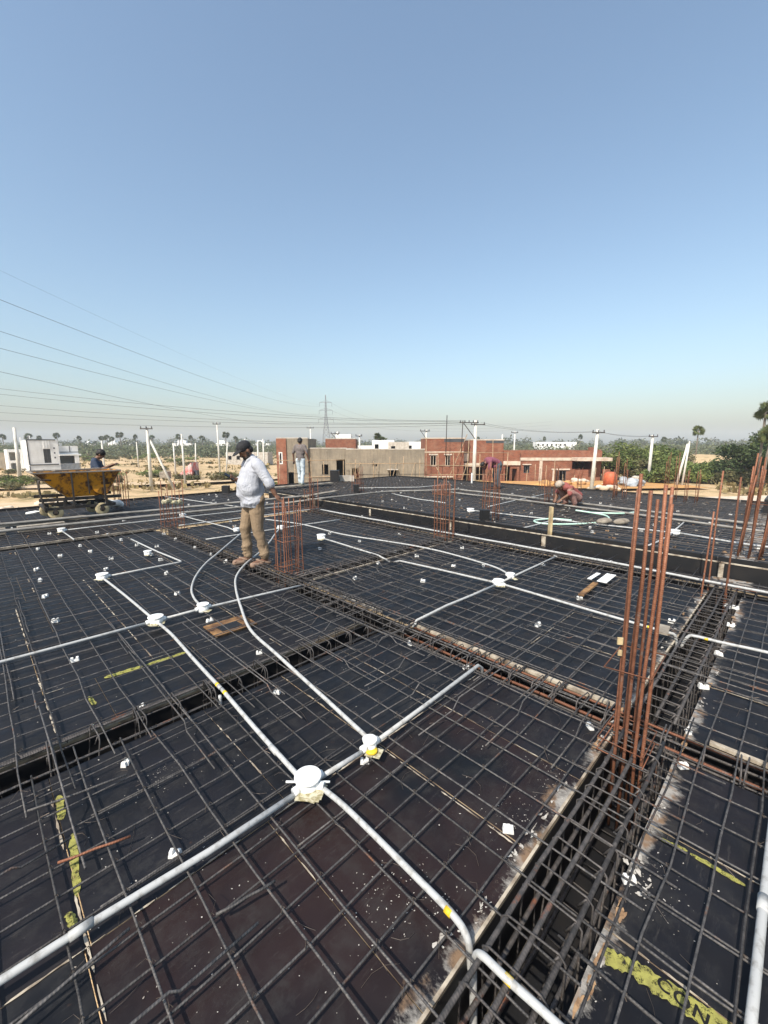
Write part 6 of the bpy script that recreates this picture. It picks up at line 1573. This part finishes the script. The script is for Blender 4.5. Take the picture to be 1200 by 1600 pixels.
# ------------------------------------------------------------------ vegetation
def leaves_np(blobs, n, size, flat=0.0, seed=0, shell=0.55):
    rs = np.random.RandomState(seed)
    vol = np.array([b[3]*b[4]*b[5] for b in blobs]) ** 0.75; vol /= vol.sum()
    idx = rs.choice(len(blobs), n, p=vol)
    B = np.array(blobs)[idx]
    d = rs.normal(size=(n, 3)); d /= np.linalg.norm(d, axis=1)[:, None]
    rr = (shell + (1 - shell) * rs.rand(n)) ** 0.8 * (1 + 0.16 * rs.randn(n))
    c = B[:, :3] + d * rr[:, None] * B[:, 3:6]
    u = rs.normal(size=(n, 3)); u[:, 2] *= (1 - flat); u /= np.linalg.norm(u, axis=1)[:, None]
    w = np.cross(u, rs.normal(size=(n, 3))); w /= np.linalg.norm(w, axis=1)[:, None]
    s = size * (0.5 + rs.rand(n))[:, None]
    v = np.stack([c - u*s, c + w*s*.45, c + u*s, c - w*s*.45], 1).reshape(-1, 3)
    return v, np.arange(n * 4).reshape(-1, 4)
def tree_parts(seed, w, h, trunk_h, nb, n, size, flat=0.3):
    rs = random.Random(seed)
    blobs = []
    for k in range(nb):
        a = rs.uniform(0, 6.3); d = w * 0.5 * math.sqrt(rs.random()) * 0.8
        z = trunk_h + (h - trunk_h) * (0.25 + 0.6 * rs.random()) * (1 - 0.35 * (d / (w * .5)) ** 2)
        s = rs.uniform(0.14, 0.24) * w
        blobs.append((d * math.cos(a), d * math.sin(a), z, s, s, s * rs.uniform(0.5, 0.75)))
    v, q = leaves_np(blobs, n, size, flat, seed)
    mb = MB(); r0 = max(0.05, h * 0.022)
    mb.tube([(0, 0, -.3), (rs.uniform(-.1, .1), rs.uniform(-.1, .1), trunk_h * .6), (rs.uniform(-.2, .2), rs.uniform(-.2, .2), h * .6)], [r0 * 1.3, r0, r0 * .5], 7)
    for b_ in blobs[::2]:
        mb.tube([(0, 0, trunk_h * .5), (b_[0] * .5, b_[1] * .5, (trunk_h * .5 + b_[2]) / 2 + .1), b_[:3]], [r0 * .6, r0 * .4, r0 * .15], 5)
    return v, q, mb
def tree(name, label, loc, seed, w, h, trunk_h, nb, n, size, leaf, cat, group=None, flat=0.3):
    v, q, mb = tree_parts(seed, w, h, trunk_h, nb, n, size, flat)
    t = thing(name, label, cat, loc, RND.uniform(0, 6.3), group)
    link_mesh('crown', np_mesh('crown', v, q, MAT[leaf]), t, local=True)
    mb.build('trunk', MAT['bark'], t, local=True)
    return t
BU = [(35.0, 60, 6.0, 4.0, 'leaf_c', 'leftmost olive bush right of the brick wing'), (34.0, 62, 8.5, 5.6, 'leaf_a', 'tall bright green bush behind the white pole'), (38.0, 60, 8.0, 5.3, 'leaf_a', 'wide green bush left of the leaning poles'),
      (41.5, 64, 8.0, 5.2, 'leaf_a', 'green bush directly behind the leaning poles'), (45.0, 66, 6.5, 4.4, 'leaf_a', 'green bush right of the leaning poles'), (36.5, 54.5, 5.0, 2.9, 'leaf_a', 'low green bush at the foot of the tall bushes'),
      (44.5, 60, 7.0, 2.6, 'leaf_a', 'low spreading green bush in front of the sandy bank'), (50.0, 62, 7.5, 2.5, 'leaf_a', 'low spreading green bush right of the bank'), (48.0, 56, 6.0, 1.3, 'leaf_c', 'brown dry scrub patch at the edge of the sandy track'),
      (54.0, 60, 5.0, 2.6, 'leaf_a', 'green bush below the dark tree at right edge'), (58.0, 84, 8.0, 3.8, 'leaf_c', 'dull scrub on top of the sandy bank'), (52.0, 88, 8.0, 4.2, 'leaf_c', 'olive scrub below the lone palm'), (33.0, 68, 6.0, 4.2, 'leaf_c', 'olive bush behind the orange tank')]
for k, (r, f, w, hh, lf, lb) in enumerate(BU):
    tree('bush', lb, V(r, f, GZ + .1), 40 + k, w, hh, 0.3, 16, 5200, 0.20, lf, 'bush', 'bushes along the right of the site')
tree('broadleaf_tree', 'large dark broadleaf tree at the right picture edge', V(49.5, 55.5, GZ), 77, 8.5, 7.2, 1.0, 24, 9500, 0.21, 'leaf_b', 'tree')
tree('broadleaf_tree', 'lighter green tree behind the dark one at right edge', V(54.0, 58, GZ), 78, 7.5, 6.8, 1.2, 18, 6000, 0.21, 'leaf_a', 'tree')

def palm_mesh(seed, th, cr, nf=40, blades=11):
    rs = random.Random(seed)
    tr = MB(); tr.tube([(0, 0, -.3), (rs.uniform(-.1, .1), 0, th * .4), (rs.uniform(-.15, .15), rs.uniform(-.1, .1), th)], [cr * .11, cr * .085, cr * .075], 8)
    mb = MB()
    for k in range(nf):
        a = rs.uniform(0, 6.3); el = math.asin(rs.uniform(-0.75, 1.0))
        d = Vector((math.cos(a) * math.cos(el), math.sin(a) * math.cos(el), math.sin(el)))
        s = Vector((-math.sin(a), math.cos(a), 0)); u = d.cross(s); ro = rs.uniform(0, 3.14); s, u = s * math.cos(ro) + u * math.sin(ro), u * math.cos(ro) - s * math.sin(ro)
        o = Vector((0, 0, th)); p = o + d * cr * rs.uniform(.22, .5)
        mb.add([o - s * .02, o + s * .02, p + s * .02, p - s * .02], [(0, 1, 2, 3)])
        for j in range(blades):
            b_ = rad(-75 + 150 * j / (blades - 1)); e = p + (d * math.cos(b_) + s * math.sin(b_)) * cr * .52 * rs.uniform(.85, 1.05) - Vector((0, 0, cr * .10 * rs.random()))
            m = (p + e) / 2; w = cr * .05; t_ = (d * -math.sin(b_) + s * math.cos(b_)) * w
            mb.add([p, m + t_ + u * w * .4, e, m - t_], [(0, 1, 2, 3)])
    return tr, mb
def palm(label, r, f, th, cr, seed, group=None, gz=GZ):
    tr, mb = palm_mesh(seed, th, cr)
    t = thing('palm_tree', label, 'palm', V(r, f, gz), RND.uniform(0, 6.3), group)
    mb.build('crown', MAT['leaf_palm'], t, local=True); tr.build('trunk', MAT['bark'], t, True, local=True)
    return t
palm('lone fan palm rising above the right bushes', 66.8, 90, 7.6, 1.45, 1, gz=GZ + 0.6)
palm('tall fan palm at the right picture edge, upper crown', 43.6, 48.5, 9.0, 1.5, 2)
palm('shorter fan palm at the right edge in front of the dark tree', 43.4, 47.5, 6.3, 1.55, 3)
palm('left one of the twin palms above the flat buildings', -1.6, 104, 7.2, 1.3, 4); palm('right one of the twin palms above the flat buildings', -0.3, 104, 6.2, 1.5, 5)
ORD = ['first', 'second', 'third', 'fourth', 'fifth', 'sixth', 'seventh', 'eighth', 'ninth', 'tenth', 'eleventh', 'twelfth', 'thirteenth', 'fourteenth', 'fifteenth', 'sixteenth', 'seventeenth', 'eighteenth', 'nineteenth', 'twentieth']
PX = [(8, 1.0), (47, 1.3), (62, 0.9), (94, 1.0), (128, .8), (163, 1.15), (170, 1.0), (178, .9), (192, 1.4), (215, .7), (238, 1.2), (281, 1.4), (300, .8), (318, 1.2), (353, 1.2), (368, .9), (745, .7), (850, .6), (905, .8), (1038, .8)]
PROT = [palm_mesh(90 + k, 9.5, 2.3, 40, 9) for k in range(3)]
PROT = [(a.mesh('trunk', MAT['bark'], True), c.mesh('crown', MAT['leaf_palm'])) for a, c in PROT]
for k, (px, s) in enumerate(PX):
    f = 225 + 50 * RND.random()
    t = thing('palm_tree', 'small far palm on the horizon, %s from the left' % ORD[k], 'palm', V((px - 600) / 650 * f * .99, f, GZ), RND.uniform(0, 6.3), 'far palms along the horizon')
    t.scale = (s * .95, s * .95, (.62 + .42 * s) * RND.uniform(.85, 1.1)); t.rotation_euler = (RND.gauss(0, .05), RND.gauss(0, .05), RND.uniform(0, 6.3))
    for nm, me in zip(('trunk', 'crown'), PROT[k % 3]): link_mesh(nm, me, t, local=True)

# scattered scrub in the dry field
SH = [np_mesh('shrub', *leaves_np([(RND.gauss(0, .45), RND.gauss(0, .45), RND.uniform(.25, .8), .5, .5, .38) for _ in range(9)], 620, .13, .2, 300 + k), MAT[('leaf_a', 'leaf_c', 'leaf_c')[k]]) for k in range(3)]
SHP = []
for k in range(64):
    f = 50 + 120 * RND.random() ** 1.1; r = RND.uniform(-1.0, -0.22) * f if k < 54 else RND.uniform(0.75, 1.0) * f
    SHP.append((r, f, RND.uniform(.35, .95) * (1 + f / 130)))
SHP += [(-22.5, 60, 1.9), (-30, 62, 1.7), (-45.5, 50, 1.8), (-43.5, 48, 1.5), (-36, 66, 1.4), (-39, 70, 1.6), (-20.5, 63, 1.5)]
for k, (r, f, s) in enumerate(SHP):
    o = bpy.data.objects.new('shrub', SH[k % 3]); COL.objects.link(o); o.location = V(r, f, GZ + .05); o.scale = (s, s, s * RND.uniform(.6, .95)); o.rotation_euler = (0, 0, RND.uniform(0, 6.3))
    tag(o, 'low green and olive scrub bush dotted over the dry ground', 'shrub', 'scrub bushes in the dry field')
# dry grass tussocks
rs = np.random.RandomState(3); n = 16000
f = 40 + 120 * rs.rand(n) ** 1.4; r = (-1.05 + 2.1 * rs.rand(n)) * f
keep = ((r < -0.15 * f) | (r > 0.8 * f)); f = f[keep]; r = r[keep]; n = len(f)
cl = np.sin(r * .35 + 1.3 * np.sin(f * .21)) + np.sin(f * .33 + r * .11); keep = cl > .2; f = f[keep]; r = r[keep]; n = len(f)
base = np.stack([(r + f) * S2, (f - r) * S2, np.full(n, GZ + .1)], 1)
up = np.stack([rs.normal(0, .18, n), rs.normal(0, .18, n), .18 + .3 * rs.rand(n)], 1); sd = rs.normal(size=(n, 3)) * .16; sd[:, 2] = 0
gv = np.stack([base - sd, base + sd, base + up + sd * .6, base + up - sd * .6], 1).reshape(-1, 3)
MAT['dry_grass'] = leaf_material('dry_grass_blade', (0.30, 0.22, 0.10), (0.20, 0.165, 0.075), .15)
o = link_mesh('dry_grass', np_mesh('dry_grass', gv, np.arange(n*4).reshape(-1, 4), MAT['dry_grass'])); tag(o, 'dry straw-coloured grass tufts over the sandy field', 'grass', kind='stuff')

# woodland band to the horizon
blobs = []
for k in range(1900):
    f = 165 + 400 * RND.random() ** 1.5; r = RND.uniform(-1.1, 1.15) * f
    if -0.05 * f < r < 0.3 * f and f < 170: continue
    hgt = RND.uniform(2.6, 5.0) + (f - 165) * .005; s = RND.uniform(2.5, 6.0) * (.7 + f / 350)
    p = V(r, f, GZ + hgt * .5); blobs.append((p.x, p.y, p.z, s, s, hgt * .62))
v, q = leaves_np(blobs, 200000, 0.60, .3, 9, .5)
o = link_mesh('woodland', np_mesh('woodland', v, q, MAT['leaf_far'])); tag(o, 'dull green belt of far trees below the horizon', 'woodland', kind='stuff')
tb = []
for k in range(260):
    f = 300 + 500 * RND.random(); r = RND.uniform(-1.1, 1.15) * f; hgt = RND.uniform(6, 10.5) + (f-300)*.006; s = RND.uniform(4, 9); p = V(r, f, GZ + hgt * .6); tb.append((p.x, p.y, p.z, s, s, hgt * .5))
v, q = leaves_np(tb, 40000, 1.1, .3, 19, .5)
o = link_mesh('woodland', np_mesh('woodland', v, q, MAT['leaf_far'])); tag(o, 'taller distant tree line along the whole horizon', 'woodland', kind='stuff')

# ------------------------------------------------------------------ haze
HAZE = 0.00040
if HAZE > 0:
    c_ = V(0, 650, 0); mb = MB(); mb.box((c_.x, c_.y, 19), (4300, 1600, 50), rad(-45))
    m = bpy.data.materials.new('haze_air'); m.use_nodes = True
    nt = m.node_tree; nt.nodes.clear(); pv = nt.nodes.new('ShaderNodeVolumePrincipled'); ou = nt.nodes.new('ShaderNodeOutputMaterial')
    pv.inputs['Density'].default_value = HAZE; pv.inputs['Color'].default_value = (0.80, 0.89, 1.0, 1); pv.inputs['Anisotropy'].default_value = 0.0
    nt.links.new(pv.outputs[0], ou.inputs['Volume'])
    o = mb.build('haze', m); tag(o, 'pale dusty haze in the air', 'haze', kind='stuff')
